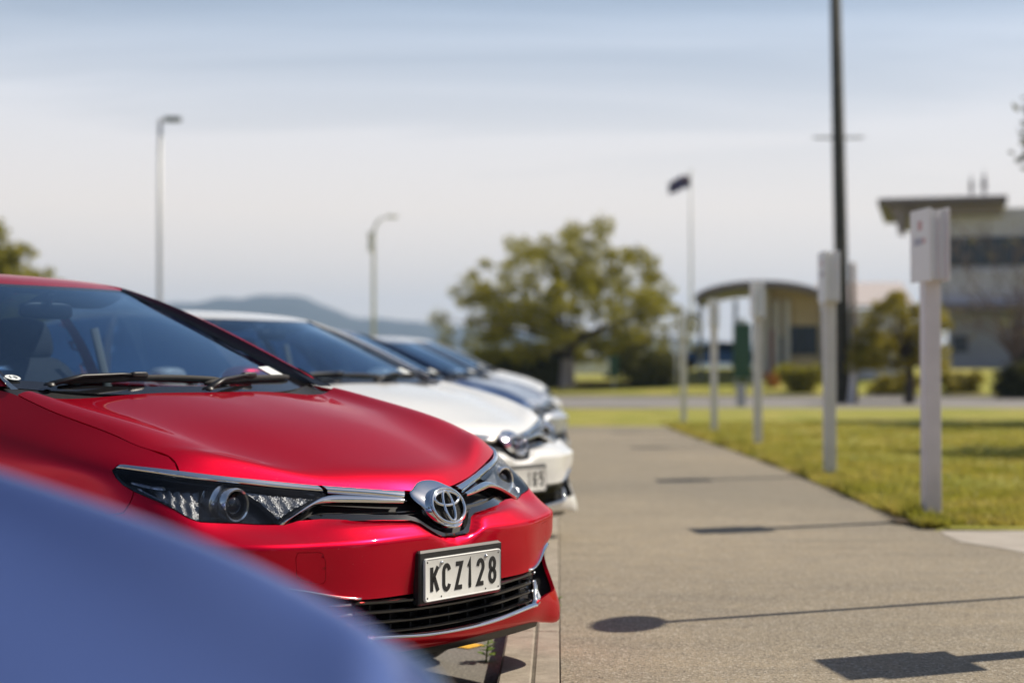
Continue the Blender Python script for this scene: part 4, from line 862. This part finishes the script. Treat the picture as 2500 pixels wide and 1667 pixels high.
def bush(name, label, loc, r3, mat, per=420, leaf=.10, cat='bush', group=None, seed=1, n=16):
    global rng
    rng = np.random.default_rng(seed); r = random.Random(seed); t = thing(name, label, cat, loc, 0, group); cs = [(r.uniform(-1, 1)*r3[0]*.7, r.uniform(-1, 1)*r3[1]*.7, r3[2]*(.15+.62*r.random()), r3[2]*r.uniform(.32, .5)) for _ in range(n)]
    v, f = clumps(cs, per/max(r3[2]*.4, .3), leaf); obj('foliage', v, f, mat, t)
    mb = MB()
    for c in cs[:8]: mb.tube([(0, 0, -.1), (c[0]*.5, c[1]*.5, c[2]*.5), c[:3]], [.04, .03, .01], 5)
    mb.build('stem', M['bark'], t); return t
def px(xd, D, yd=None):
    """helper for laying the far things out from a plan: bearing (as a sideways ratio) and distance -> ground position"""
    x = (xd/.9408-1250)/3900*D; p = W(x, D); return p

# ================================================================ signs on posts beside the path
def sign_post(loc, h, rz, label, dims=(.33, .47, .125), pw=.105):
    t = thing('sign_post', label, 'sign post', loc, rz, 'white timber sign posts along the lawn edge'); bw, bh, bt = dims
    MB().box((-pw/2, -pw*.45, -.12), (pw/2, pw*.45, h-bh*.55), .004).build('post', M['post'], t)
    z0, z1 = h-bh, h
    # two face boards held apart by a grooved aluminium channel
    for sd in (-1, 1):
        x = sd*bt/2; fb = MB().box((x-.005, -bw/2, z0), (x+.005, bw/2, z1-.0), .002).build('face_board', M['board'], t)
        fx = x+sd*.0056
        MB().box((min(x, fx), -.035, z1-.135), (max(x, fx), .035, z1-.075), 0).build('printed_mark', M['logo_red'], fb)
        MB().box((min(x, fx), -.09, z1-.225), (max(x, fx), -.045, z1-.19), 0).build('printed_mark', M['logo_red'], fb)
        MB().box((min(x, fx), -.035, z1-.232), (max(x, fx), .10, z1-.185), 0).build('printed_line', M['logo_grey'], fb)
    for sd in (-1, 1):
        ys = sd*(bw/2-.004); prof = []
        for k in range(17):
            a = k/16; x = -bt/2+.006+(bt-.012)*a; g = .012+.016*math.sin(math.pi*((a*2) % 1 if a < 1 else 1))
            prof.append((x, ys-sd*g))
        v = [[(x, y, z0+.01) for x, y in prof], [(x, y, z1-.012-.02*0) for x, y in prof]]
        curved(MB().loft(v, False).build('channel', M['alu'], t), 40)
    return t
def posts():
    data = [(2137, 1195, 2118, 481, 'tall white sign post nearest the camera, at the corner of the lawn and pale slab'), (1905, 1092, 1899, 578, 'white sign post beside the dark timber power pole, second from the camera'), (1740, 1022, 1734, 648, 'middle white sign post of the row, in front of the arched roof'), (1640, 990, 1636, 686, 'white sign post at the left end of the arched roof, second from the far end'), (1570, 968, 1567, 722, 'smallest white sign post, farthest along the path by the tree')]
    for i, (bx, by, tx, ty, lb) in enumerate(data):
        D = (CAM_Z-PATH_Z)*3900/((by-852)/.9408); h = (852-ty)/.9408/3900*D+CAM_Z-PATH_Z; p = W((bx/.9408-1250)/3900*D, D, PATH_Z)
        sign_post(p, h, R((9.5, 3, 3.4, 2, 2)[i]), lb)
    sign_post(W(2.69, 5.90, PATH_Z), 2.06, R(9), 'white sign post just outside the right edge whose square shadow falls on the path', dims=(.36, .47, .125))
    # the round sign outside the frame whose disc and pole throw the long shadow across the path
    t = thing('round_sign', 'round sign on a thin pole standing right of the view, casting the disc shadow', 'road sign', W(2.425, 6.985, PATH_Z))
    MB().tube([(0, 0, -.1), (0, 0, 2.62)], .024, 10).build('pole', M['alu'], t, True)
    q = MB().lathe([(0, -.028), (.195, -.028), (.195, -.033), (0, -.033)], 'X', 40, (0, 0, 2.52)); o = q.build('sign_disc', M['board'], t); 
# ================================================================ lamps, poles, flag
def lamps():
    M['galv'] = plain('galvanised_steel', (.42, .43, .43), .5, .3); M['lamp_head'] = plain('lamp_head', (.10, .12, .10), .6); M['pole_wood'] = plain('weathered_pole', (.055, .052, .042), .85, var=.3, scale=3); M['pale_bark'] = plain('pale_timber', (.22, .17, .13), .9, var=.2, scale=4); M['pale_steel'] = plain('pale_painted_steel', (.62, .62, .60), .5)
    D = 57; p = px(366, D); t = thing('street_lamp', 'tall grey street lamp with a flat square head behind the red car', 'street lamp', p); H = (852-272)/.9408/3900*D+CAM_Z
    MB().tube([(0, 0, -.2), (0, 0, 3), (0, 0, H)], [.10, .085, .07], 12).build('pole', M['galv'], t, True)
    MB().tube([(0, 0, H-.05), (.22, 0, H+.0)], .05, 8).build('bracket', M['galv'], t); MB().box((.16, -.16, H-.10), (.74, .16, H+.07), .03).build('lamp_head', M['lamp_head'], t)
    D = 92; p = px(858, D); t = thing('street_lamp', 'pale curved-arm street lamp with boxes on its pole, left of the big tree', 'street lamp', p); H = (852-497)/.9408/3900*D+CAM_Z
    MB().tube([(0, 0, -.2), (0, 0, H-1.0), (.08, 0, H-.55), (.32, 0, H-.18), (.75, 0, H)], [.11, .10, .08, .07, .055], 10).build('pole', M['pale_steel'], t, True)
    MB().blob((1.08, 0, H+.0), (.36, .14, .10), .7).build('lamp_head', M['pale_steel'], t, True)
    for z in (H-1.15, H-1.75): MB().box((-.30, -.2, z-.28), (-.02, .2, z+.28), .03).build('box', M['pale_steel'], t)
    D = 52; p = px(1935, D, 920); t = thing('power_pole', 'dark weathered timber power pole with a thin crossarm behind the sign posts', 'power pole', p); 
    MB().tube([(0, 0, -.4), (-.04, 0, 5), (-.20, 0, 14.5)], [.27, .22, .17], 14).build('pole', M['pole_wood'], t, True)
    MB().tube([(.42, .1, -.3), (.36, .1, 4.6)], [.11, .09], 8).build('stay_post', M['pale_bark'], t, True)
    z = (852-315)/.9408/3900*D+CAM_Z; MB().box((-.92, -.05, z-.035), (.72, .05, z+.035), .01).build('crossarm', M['galv'], t)
    D = 100; p = px(1588, D); p.z = land(p.x, p.y); t = thing('flagpole', 'slim white flagpole with a dark flag blowing left above the arched roof', 'flagpole', p); H = (852-395)/.9408/3900*D+CAM_Z-p.z
    MB().tube([(0, 0, -.3), (0, 0, H)], [.10, .055], 10).build('pole', M['pale_steel'], t, True); MB().blob((0, 0, H+.08), (.09, .09, .09), 1).build('finial', M['pale_steel'], t, True)
    fb = plain('flag_blue', (.07, .07, .17), .8); fr = plain('flag_red', (.30, .012, .02), .8); fw = plain('flag_white', (.5, .48, .5), .8)
    def fl(u, v, off=0.): return Vector((-.06-1.35*u, .22*math.sin(u*7)*u+off, H-.25-.80*v-.30*u*u+.10*math.sin(u*5+v)))
    mb = MB(); mb.loft([[fl(i/14, j/6) for j in range(7)] for i in range(15)], False); fo = mb.build('flag', fb, t, True)
    def patch(nm, q, m, off): MB().add([fl(*a, off) for a in q], [(0, 1, 2, 3)]).build(nm, m, fo)
    for off in (-.012, .012):
        patch('cross', [(.0, .20), (.42, .20), (.42, .30), (.0, .30)], fw, off); patch('cross', [(.17, .02), (.25, .02), (.25, .48), (.17, .48)], fw, off)
        patch('cross', [(.0, .225), (.42, .225), (.42, .275), (.0, .275)], fr, off*1.6); patch('cross', [(.19, .02), (.23, .02), (.23, .48), (.19, .48)], fr, off*1.6)
        for u, v in ((.7, .2), (.84, .42), (.58, .45), (.71, .78)):
            pts = [fl(u+.045*(1 if k % 2 == 0 else .42)*math.cos(math.pi*k/5), v+.075*(1 if k % 2 == 0 else .42)*math.sin(math.pi*k/5), off*1.6) for k in range(10)]; MB().add(pts, [tuple(range(10))]).build('star', fr, fo)
# ================================================================ buildings
def buildings():
    M['tan'] = plain('tan_render', (.52, .42, .27), .9, var=.08, scale=1.5); M['grey_wall'] = plain('grey_panel', (.34, .35, .42), .85, var=.06, scale=1.2); M['pale_wall'] = plain('pale_panel', (.54, .54, .64), .85, var=.06, scale=1.2); M['roof_metal'] = plain('roof_metal', (.40, .37, .38), .55, .2); M['roof_dark'] = plain('roof_edge', (.17, .145, .165), .7); M['soffit'] = plain('soffit', (.26, .225, .25), .9); M['pink_roof'] = plain('pale_long_run_roof', (.50, .44, .42), .6)
    M['bwin'] = plain('building_glass', (.018, .036, .07), .25); M['column'] = plain('pale_column', (.55, .54, .54), .7); M['door_red'] = plain('red_door', (.35, .02, .02), .5); M['frame'] = plain('window_frame_dark', (.05, .06, .07), .5)
    k = 3900*.9408
    D = 76; p = px(1735, D); gz = land(p.x, p.y); X = lambda xd: (xd-1735)/k*D; Z = lambda yd: (852-yd)/k*D+CAM_Z-gz
    t = thing('arched_building', 'low tan building with a curved arched roof behind the sign posts', 'building', (p.x, p.y, gz), YAW-.14)
    # arched roof: a curved sheet with a soffit, overhanging on the left
    top = []; x0, x1, xm = X(1600), X(1885), X(1745); zc, z0 = Z(651), Z(697)
    for s in np.linspace(0, 1, 25):
        x = x0+(x1-x0)*s; a = (x-xm)/((xm-x0) if x < xm else (x1-xm)*1.04); top.append((x, z0+(zc-z0)*math.sqrt(max(0, 1-.9*a*a))-(zc-z0)*(.0)))
    rings = [[(x, -2.2, z), (x, 9, z), (x, 9, z-.22), (x, -2.2, z-.22)] for x, z in top]
    curved(MB().loft(rings, True, True).build('arched_roof', M['roof_metal'], t), 40)
    rg = [[(x, -2.26, z+.03), (x, -2.2, z+.03), (x, -2.2, z-.26), (x, -2.26, z-.26)] for x, z in top]; MB().loft(rg, True, True).build('roof_edge', M['roof_dark'], t)
    # end wall under the arch
    lo = X(1750); wl = [(x, z-.2) for x, z in top if x > lo]; v = [(lo, 0, -.6), (wl[-1][0], 0, -.6)]+[(x, 0, z) for x, z in wl[::-1]]+[(lo, 0, float(np.interp(lo, [q[0] for q in top], [q[1] for q in top]))-.2)]
    n = len(v); vb = v+[(a, 8., c) for a, b, c in v]; MB().add(vb, [tuple(range(n)), tuple(range(n, 2*n))[::-1]]+[((i+1) % n, i, i+n, (i+1) % n+n) for i in range(n)]).build('wall', M['tan'], t)
    for a, b, yt, yb in ((1790, 1804, 775, 835), (1812, 1838, 752, 812), (1841, 1872, 752, 812)):
        f = MB().box((X(a)-.08, -.06, Z(yb)-.08), (X(b)+.08, -.005, Z(yt)+.08)).build('window', M['frame'], t); MB().box((X(a), -.085, Z(yb)), (X(b), -.062, Z(yt))).build('pane', M['bwin'], f)
    for xd in (1760, 1783, 1806): MB().box((X(xd)-.13, -.5, -.6), (X(xd)+.13, -.25, Z(690) if xd > 1770 else Z(665)), .02).build('column', M['column'], t)
    for xd in (1612, 1690): MB().tube([(X(xd), -1.9, -.6), (X(xd), -1.9, Z(700)+.15)], .10, 10).build('canopy_post', M['galv'], t, True)
    for a, b in ((1768, 1790),): f = MB().box((X(a), -.12, -.3), (X(b), -.02, Z(757))).build('door', M['door_red'], t); MB().box((X(b)-.22, -.15, .75), (X(b)-.16, -.125, 1.05)).build('handle', M['galv'], f)
    MB().add([(X(1885), -1.2, Z(703)), (X(2088), -1.2, Z(703)), (X(2088), 5, Z(637)), (X(1885), 5, Z(637)), (X(1885), -1.2, Z(709)), (X(2088), -1.2, Z(709)), (X(2088), 5, Z(643)), (X(1885), 5, Z(643))], [(0, 1, 2, 3), (7, 6, 5, 4), (4, 5, 1, 0), (5, 6, 2, 1), (6, 7, 3, 2), (7, 4, 0, 3)]).build('lean_to_roof', M['pink_roof'], t)
    MB().box((X(1887), -.4, -.6), (X(2086), .5, Z(712))).build('side_wall', M['pale_wall'], t)
    # two-storey building with a wing-shaped roof
    D = 93; p = px(2200, D); gz = land(p.x, p.y); X = lambda xd: (xd-2200)/k*D; Z = lambda yd: (852-yd)/k*D+CAM_Z-gz
    t = thing('office_building', 'two-storey grey building with a flat oversailing roof and dark upper windows at right', 'building', (p.x, p.y, gz), YAW-.262)
    MB().box((X(2165), 0, Z(700)), (X(2560), 10, Z(480))).build('upper_wall', M['pale_wall'], t)
    MB().box((X(2180), .6, -1.), (X(2560), 10, Z(713))).build('lower_wall', M['grey_wall'], t)
    MB().box((X(2025), -2.2, Z(474)), (X(2308), 10, Z(459)), .02).build('roof', M['roof_dark'], t)
    MB().box((X(2075), -1.2, Z(495)), (X(2300), 10, Z(475))).build('fascia', M['soffit'], t)
    v = [(X(2042), Z(474)), (X(2085), Z(474)), (X(2085), Z(541)), (X(2071), Z(541)), (X(2062), Z(500))]; n = len(v); MB().add([(a, -1.6, b) for a, b in v]+[(a, -.8, b) for a, b in v], [tuple(range(n))[::-1], tuple(range(n, 2*n))]+[(i, (i+1) % n, (i+1) % n+n, i+n) for i in range(n)]).build('roof_bracket', M['soffit'], t)
    MB().box((X(2150), -1.4, Z(716)), (X(2560), .0, Z(699)), .02).build('canopy', M['roof_dark'], t)
    MB().box((X(2155), -.25, Z(698)), (X(2560), -.01, Z(622))).build('spandrel', M['pale_wall'], t)
    for a in np.arange(2166, 2480, 34):
        f = MB().box((X(a), -.10, Z(612)), (X(a+33), -.01, Z(545))).build('window', M['frame'], t); MB().box((X(a)+.05, -.13, Z(612)+.05), (X(a+33)-.05, -.105, Z(545)-.05)).build('pane', M['bwin'], f)
    for a, b in ((2190, 2222), (2320, 2352), (2380, 2450)):
        f = MB().box((X(a), .52, Z(808)), (X(b), .595, Z(770))).build('window', M['frame'], t); MB().box((X(a)+.05, .49, Z(808)+.05), (X(b)-.05, .515, Z(770)-.05)).build('pane', M['bwin'], f)
    MB().box((X(2318), .45, -1.), (X(2400), .58, Z(745))).build('doorway', M['dark'], t)
    for xd, yd, s in ((2234, 432, .8), (2263, 432, 1.)):
        MB().lathe([(.0, 1.5*s), (.05, 1.1*s), (.17*s, .55*s), (.12*s, .15*s), (.05, 0), (.05, -1.1)], 'Z', 12, (X(xd), 3, Z(yd))).build('roof_vent', M['roof_dark'], t, True)
# ================================================================ small things on the far side
def far_things():
    k = 3900*.9408
    M['sign_green'] = plain('green_sign', (.02, .075, .04), .5); M['log'] = plain('dark_red_timber', (.10, .045, .035), .9, var=.2, scale=5); M['pale_round'] = plain('pale_sign_face', (.62, .66, .68), .5)
    def at(xd, D): p = px(xd, D); p.z = land(p.x, p.y) if D > Y_R1 else PATH_Z-.02; return p
    D = 70; p = at(1705, D); Z = lambda yd, g: (852-yd)/k*D+CAM_Z-g; t = thing('green_sign_board', 'tall dark green notice board standing before the arched building', 'sign board', p, YAW)
    MB().box((-.40, -.06, Z(868, p.z)), (.40, .06, Z(742, p.z)), .02).build('panel', M['sign_green'], t); MB().blob((0, 0, Z(738, p.z)), (.2, .05, .16), 1).build('crest', M['pale_round'], t, True)
    for s in (-.3, .3): MB().box((s-.05, -.05, -.3), (s+.05, .05, Z(866, p.z)+.1)).build('leg', M['galv'], t)
    D = 72; p = at(1410, D); t = thing('green_sign_board', 'small green board on a post right of the whitewashed trunk', 'sign board', p, YAW); MB().box((-.22, -.05, .55), (.22, .05, 1.55), .02).build('panel', M['sign_green'], t); MB().box((-.05, .06, -.2), (.05, .14, 1.5)).build('post', M['galv'], t)
    D = 66; p = at(1553, D); t = thing('round_sign', 'small pale round sign beside the farthest white post', 'road sign', p, YAW); z = (852-797)/k*D+CAM_Z-p.z; MB().tube([(0, 0, -.2), (0, 0, z)], .035, 8).build('pole', M['galv'], t, True); MB().lathe([(0, -.05), (.27, -.05), (.27, -.03), (0, -.03)], 'Y', 24, (0, 0, z)).build('sign_disc', M['pale_round'], t)
    D = 51; p = at(1954, D); t = thing('leaning_marker', 'short white marker post leaning beside the dark power pole', 'marker post', p); MB().box((-.09, -.05, -.2), (.09, .05, 1.28), .01).build('post', M['post'], t); t.rotation_euler = (0, R(5), 0)
    D = 47; p = at(1702, D); t = thing('service_box', 'small grey service pillar at the near edge of the road', 'service box', p); MB().box((-.13, -.12, -.1), (.13, .12, .55), .02).build('cabinet', M['galv'], t); MB().box((-.15, -.14, .552), (.15, .14, .60), .012).build('lid', M['galv'], t)
    # rough pile of dark timber edging under the tree
    D = 74; p = at(1400, D); t = thing('garden_edging', 'low dark timber garden edging under the big tree', 'garden edging', p, YAW)
    for i in range(9): MB().tube([(-1.6+i*.42, 0, .12), (-1.2+i*.42, .05, .13+.02*(i % 2))], .13, 8).build('log', M['log'], t, True)
    # two cars far off, seen between the posts
    for xd, D, m, lb in ((1352, 88, M['white'], 'white car parked nose-right beyond the big tree trunk'), (1640, 84, M['blue'], 'small dark blue car with a bright glint behind the thin white posts')):
        p = at(xd, D); small_car(p, R(180) if xd > 1500 else R(10), m, lb)
    D = 80; p = at(1775, D-9); t = thing('planter', 'orange terracotta planter in front of the red door', 'planter', p); MB().lathe([(0, 0), (.28, 0), (.38, .55), (.42, .56), (.42, .64), (.36, .64), (.33, .5), (0, .48)], 'Z', 20).build('pot', plain('terracotta', (.42, .17, .08), .8), t, True)
    # hedge: a clipped block of leaves
    D = 76; p = at(1200, D); t = thing('hedge', 'clipped dark hedge to the left of the whitewashed trunk', 'hedge', p, YAW); n = 9000; global rng
    rng = np.random.default_rng(5); q = rng.random((n, 3))*np.array([4.2, 1.6, 1.72])-np.array([2.25, .8, .1]); sd = rng.random(n); q[sd < .45, 1] = -.8+rng.normal(0, .06, (sd < .45).sum()); q[(sd > .45) & (sd < .7), 2] = 1.62+rng.normal(0, .05, ((sd > .45) & (sd < .7)).sum())
    v, f = quads(q, .10); obj('foliage', v, f, M['hedge'], t); MB().box((-2.1, -.6, -.2), (1.8, .6, 1.35)).build('core', M['leaf_dark'], t)
    D = 73; p = at(1500, D); bush('bush', 'broad brownish green bush to the right of the big tree', p, (1.6, 1.2, 2.0), M['hedge'], seed=9, n=22)
    D = 68; p = at(1838, D); bush('bush', 'rounded olive bush below the dark windows of the arched building', p, (.9, .8, 1.25), M['leaf_olive'], seed=10)
    D = 67; p = at(2205, D); bush('bush', 'bright yellow-green low bush before the grey office wall', p, (1.1, .9, .9), M['leaf_yellow'], seed=11)
    D = 60; p = at(2352, D); bush('bush', 'dark green bush cut by the right edge of the view', p, (.7, .7, 1.5), M['leaf_dark'], seed=12)
    D = 66; p = at(2055, D); bush('bush', 'low yellow flowering bush behind the small garden tree', p, (1.1, .8, .9), M['leaf_yellow'], seed=13)
def small_car(p, rz, m, lb):
    t = thing('parked_car', lb, 'car', p, rz); pr = [(-2.1, .35), (-2.12, .75), (-1.95, .92), (-1.55, .98), (-1.0, 1.40), (.2, 1.45), (.95, 1.02), (1.85, .85), (2.1, .65), (2.1, .30)]
    rings = []
    for y, s in ((-.86, .93), (-.78, 1.), (0, 1.02), (.78, 1.), (.86, .93)):
        rings.append([(x*(1 if z < .95 else 1), y*(1 if z < 1.0 else .80), .3+(z-.3)*s) for x, z in pr])
    curved(MB().loft(rings, True, True).build('body', m, t), 30)
    for sd in (-1, 1):
        MB().add([(-1.35, sd*.835, 1.0), (.80, sd*.835, 1.02), (.15, sd*.72, 1.37), (-.95, sd*.72, 1.34)], [(0, 1, 2, 3)] if sd < 0 else [(3, 2, 1, 0)]).build('side_window', M['bwin'], t)
        for x in (-1.3, 1.3): MB().lathe([(.0, sd*.88), (.18, sd*.885), (.30, sd*.87), (.315, sd*.70), (0, sd*.70)], 'Y', 20, (x, 0, .315)).build('wheel', M['rubber'], t, True)
    MB().add([(.28, -.66, 1.425), (.28, .66, 1.425), (.97, .74, 1.04), (.97, -.74, 1.04)], [(3, 2, 1, 0)]).build('windscreen', M['bwin'], t)
    for sd in (-1, 1): MB().blob((2.02, sd*.62, .72), (.10, .16, .07), .8).build('headlight', M['chrome'], t, True)
# ================================================================ trees
def trees():
    def at(xd, D): p = px(xd, D); p.z = land(p.x, p.y) if D > Y_R1 else PATH_Z-.02; return p
    k = 3900*.9408
    D = 75; p = at(1303, D); s = D/k
    def dome(x, y, z):
        a = 1-z**1.9
        if z > .88: return .16 if x > -.05 and x < .5 else -.1
        return a*(1.0 if z > .06 else .85)
    tree('broad_tree', 'broad spreading olive-green tree with a whitewashed trunk behind the parked cars', p, 7.2, (6.5, 4.4, 1.2, (852-505)*s+.6), M['leaf_olive'], .30, .085, 400, 330, (.34, .68), wash=1.35, seed=21, shape=dome, fork=.30)
    D = 85; p = at(12, D); tree('round_tree', 'dense round tree cut by the left edge above the red roof', p, 8.2, (1.9, 1.9, 2.0, 8.9), M['leaf_olive'], .28, .14, 340, 60, (.6, 1.0), seed=22)
    D = 110; p = at(124, D); tree('round_tree', 'small distant tree top beside the large one at far left', p, 8, (.9, .9, 4.0, 8.2), M['leaf_olive'], .2, .14, 300, 14, (.4, .7), seed=23)
    D = 51; p = at(2088, D); tree('garden_tree', 'small yellow-green tree with a thin trunk in front of the grey office', p, 3.6, (2.05, 1.6, 1.1, 3.7), M['leaf_yellow'], .15, .075, 900, 60, (.25, .48), seed=24, fork=.4)
    D = 60; p = at(2330, D); t = tree('bare_tree', 'almost leafless brown tree with fine twigs at the right edge', p, 7, (2.6, 2.2, 2.2, 7.6), M['leaf_yellow'], .13, .06, 60, 34, (.25, .45), seed=25, fork=.25, bark='grey_twig')
    r = random.Random(4); mb = MB()
    for i in range(150):
        a = Vector((r.uniform(-2.6, 2.2), r.uniform(-1.5, 1.5), r.uniform(2.0, 6.0))); d = Vector((r.uniform(-1, .6), r.uniform(-.5, .5), r.uniform(-.1, 1))).normalized(); L = r.uniform(.6, 1.5); mb.tube([a, a+d*L*.5, a+d*L+Vector((0, 0, .15))], [.022, .016, .006], 5)
    mb.build('twigs', M['grey_twig'], t)
    # trees to the right of the view: a few leaves of the first reach the frame, their shade lies on the lawn
    p = W(13.75, 31.0, PATH_Z-.02); tree('shade_tree', 'tree just outside the right edge whose leaf tips enter at the top', p, 8.6, (3.7, 3.0, 5.0, 9.2), M['leaf_dark'], .24, .11, 330, 60, (.5, .85), seed=26, fork=.5)
    p = W(11.6, 20.4, PATH_Z-.02); tree('shade_tree', 'tree outside the right edge that shades the middle of the lawn', p, 7, (2.9, 1.5, 4.6, 7.0), M['leaf_dark'], .2, .11, 330, 40, (.5, .8), seed=27, fork=.5)
    # the row across the lawn that the red bumper mirrors
    LB = ('tree right of the view nearest the path, mirrored in the red bumper', 'tall tree farther right, mirrored in the red bumper', 'low tree behind the viewer on the right, mirrored in the red bumper', 'far right tree beyond the others, mirrored in the red bumper', 'tree well behind the viewer, mirrored in the red bumper')
    for i, (x, y, h) in enumerate(((20, 2, 7.5), (20, -9, 9), (13, -13, 8), (30, 9, 8), (5, -15, 9))):
        tree('boundary_tree', LB[i], (x, y, -.03), h, (3.4, 3.4, 1.2, h), M['leaf_dark'], .25, .2, 150, 56, (.8, 1.25), seed=40+i, group='trees reflected in the bumper')
def row_behind():
    LB = ('tree close behind the viewer on the left, mirrored in the dark red wing', 'second tree behind the viewer, mirrored in the dark red wing', 'third tree behind the viewer toward the left, mirrored in the red wing', 'leftmost tree behind the viewer, mirrored in the red wing')
    for i, (x, y, h) in enumerate(((-3, -15, 9.5), (-10, -14, 9), (-17, -12, 9.5), (-25, -10, 9))):
        tree('boundary_tree', LB[i], (x, y, -.03), h, (3.9, 3.2, .8, h), M['leaf_dark'], .25, .2, 150, 64, (.9, 1.35), seed=60+i, group='trees reflected in the bumper')
def hills():
    t = NT('hill_slope'); b = t.bsdf((.06, .08, .06), .95); t.l(t.ramp(t.noise(.012, 5), [(.35, (.028, .042, .048)), (.7, (.05, .065, .065))]), b.inputs['Base Color'])
    D = 3000; prof = [(-900, 840), (-300, 800), (100, 765), (280, 742), (409, 737), (496, 733), (547, 721), (598, 726), (627, 717), (685, 715), (754, 724), (809, 750), (867, 772), (954, 775), (1063, 788), (1200, 800), (1500, 812), (1900, 838), (2600, 858), (3400, 880)]
    xs = np.linspace(-900, 3400, 160); zz = np.interp(xs, [a for a, _ in prof], [b_ for _, b_ in prof]); v = []; r = random.Random(3); n = len(xs)
    for j, (q, dy) in enumerate(((0, -700), (.28, -480), (.62, -260), (.86, -110), (1, 0), (.5, 500))):
        for i, (x, y) in enumerate(zip(xs, zz)):
            H = (906-y)/3900*D+1; ww = W((x-1250)/3900*D*(1+dy/D*.2), D+dy); v.append((ww.x, ww.y, -3+H*q+(H*.05*math.sin(i*.9+j*2.1)*(1-q)+H*.012*math.sin(i*1.7) if 0 < q else 0)))
    f = [(j*n+i, j*n+i+1, (j+1)*n+i+1, (j+1)*n+i) for j in range(5) for i in range(n-1)]
    o = obj('hills', v, f, t.m, None, True); o['kind'] = 'structure'
def haze():
    m = bpy.data.materials.new('haze_air'); m.use_nodes = True; t = m.node_tree; t.nodes.clear(); o = t.nodes.new('ShaderNodeOutputMaterial'); v = t.nodes.new('ShaderNodeVolumePrincipled'); v.inputs['Color'].default_value = (.52, .72, 1.0, 1); v.inputs['Density'].default_value = HAZE; v.inputs['Anisotropy'].default_value = .2; t.links.new(v.outputs[0], o.inputs['Volume'])
    b = MB().box((-3600, -2600, -8), (3600, 4200, 190)).build('haze', m); b['kind'] = 'stuff'

FX, FY, FA, FZ = -.05, .60, 8., 0.
# ================================================================ put the place together
CAR_YAW = R(-36.8)+YAW; HAZE = .00027
RED = W(-.16, 4.76); DIRC = Vector((math.cos(CAR_YAW), math.sin(CAR_YAW), 0))
LINE_AT = [(-.31, 6.15+3.98*k, 0) for k in range(-2, 5)]
M['tail'] = plain('tail_lamp_red', (.35, .01, .01), .1, Coat_Weight=1.)
setting(); bare_soil(); grass(); hills()
if HAZE: haze()
lamps(); buildings(); trees(); row_behind(); far_things(); posts()
weed('weed', -.262, 5.86, .0, .105, 'leafy green weed growing against the kerb beneath the red bumper', 13, 1)
weed('weed', -.002, 6.6, PATH_Z-.005, .06, 'small green weed in the kerb joint beyond the red bumper corner', 8, 2)
# ---- the cars
red = thing('parked_car', 'red hatchback with its bonnet and chrome badge in sharp focus', 'car', RED, CAR_YAW, 'hatchbacks parked nose-in along the kerb')
P = M['red']; car_body(red, P); car_front(red, P); number_plate(red, '', []); wheels(red); interior(red); mirrors(red, P); wipers(red); stickers(red)
# parts first built on empties: the first mesh becomes the part, the others its sub-parts
for e in [o for o in bpy.data.objects if o.type == 'EMPTY' and o.parent is red]:
    ch = [o for o in bpy.data.objects if o.parent is e]; head = ch[0]; nm = e.name.split('.')[0]; deep = [o for c in ch for o in bpy.data.objects if o.parent is c]
    for c in ch[1:]+deep: c.parent = head
    head.parent = red; bpy.data.objects.remove(e); head.name = nm
for o in bpy.data.objects:
    if o.parent is not None: KIDS.setdefault(o.parent, []).append(o)
def place(x, y, mat, label, dyaw=0., z=0.):
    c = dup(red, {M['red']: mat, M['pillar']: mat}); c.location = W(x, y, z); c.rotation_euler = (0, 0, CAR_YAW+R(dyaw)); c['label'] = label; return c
FRONT = place(FX, FY, M['silver_blue'], 'blurred silver-blue bonnet filling the lower left corner, nearest the camera', FA, FZ)
white1 = place(.065, 8.85, M['white'], 'white hatchback directly behind the red one, its chrome badge showing')
blue = place(.06, 12.6, M['steel_blue'], 'steel-blue hatchback just behind the white one')
silver2 = place(.30, 16.4, M['pale_silver'], 'pale silver hatchback beyond the steel-blue one, mostly its roof and screen showing')
white2 = place(.36, 21.3, M['white'], 'white car at the far end of the parked row, beyond the pale silver one'); white2.scale = (1.07, 1.07, 1.07)
def letters(car, text, slots):
    kid = [c for c in bpy.data.objects if c.parent is car and c.name.startswith('number_plate')][0]; pz = .395
    for ch, (u, wd) in zip(text, slots):
        g = glyph(ch, (u-.5)*.36-wd/2, .0225, wd, .083, .0136); obj('character', [(.0218+z, a, pz+b) for a, b, z in g.v], g.f, M['ink'], kid)
SL = [(.125, .050), (.275, .048), (.435, .048), (.578, .036), (.722, .048), (.885, .048)]
letters(red, 'KCZ128', SL); letters(white1, '165', [(.56, .036), (.715, .048), (.885, .048)])
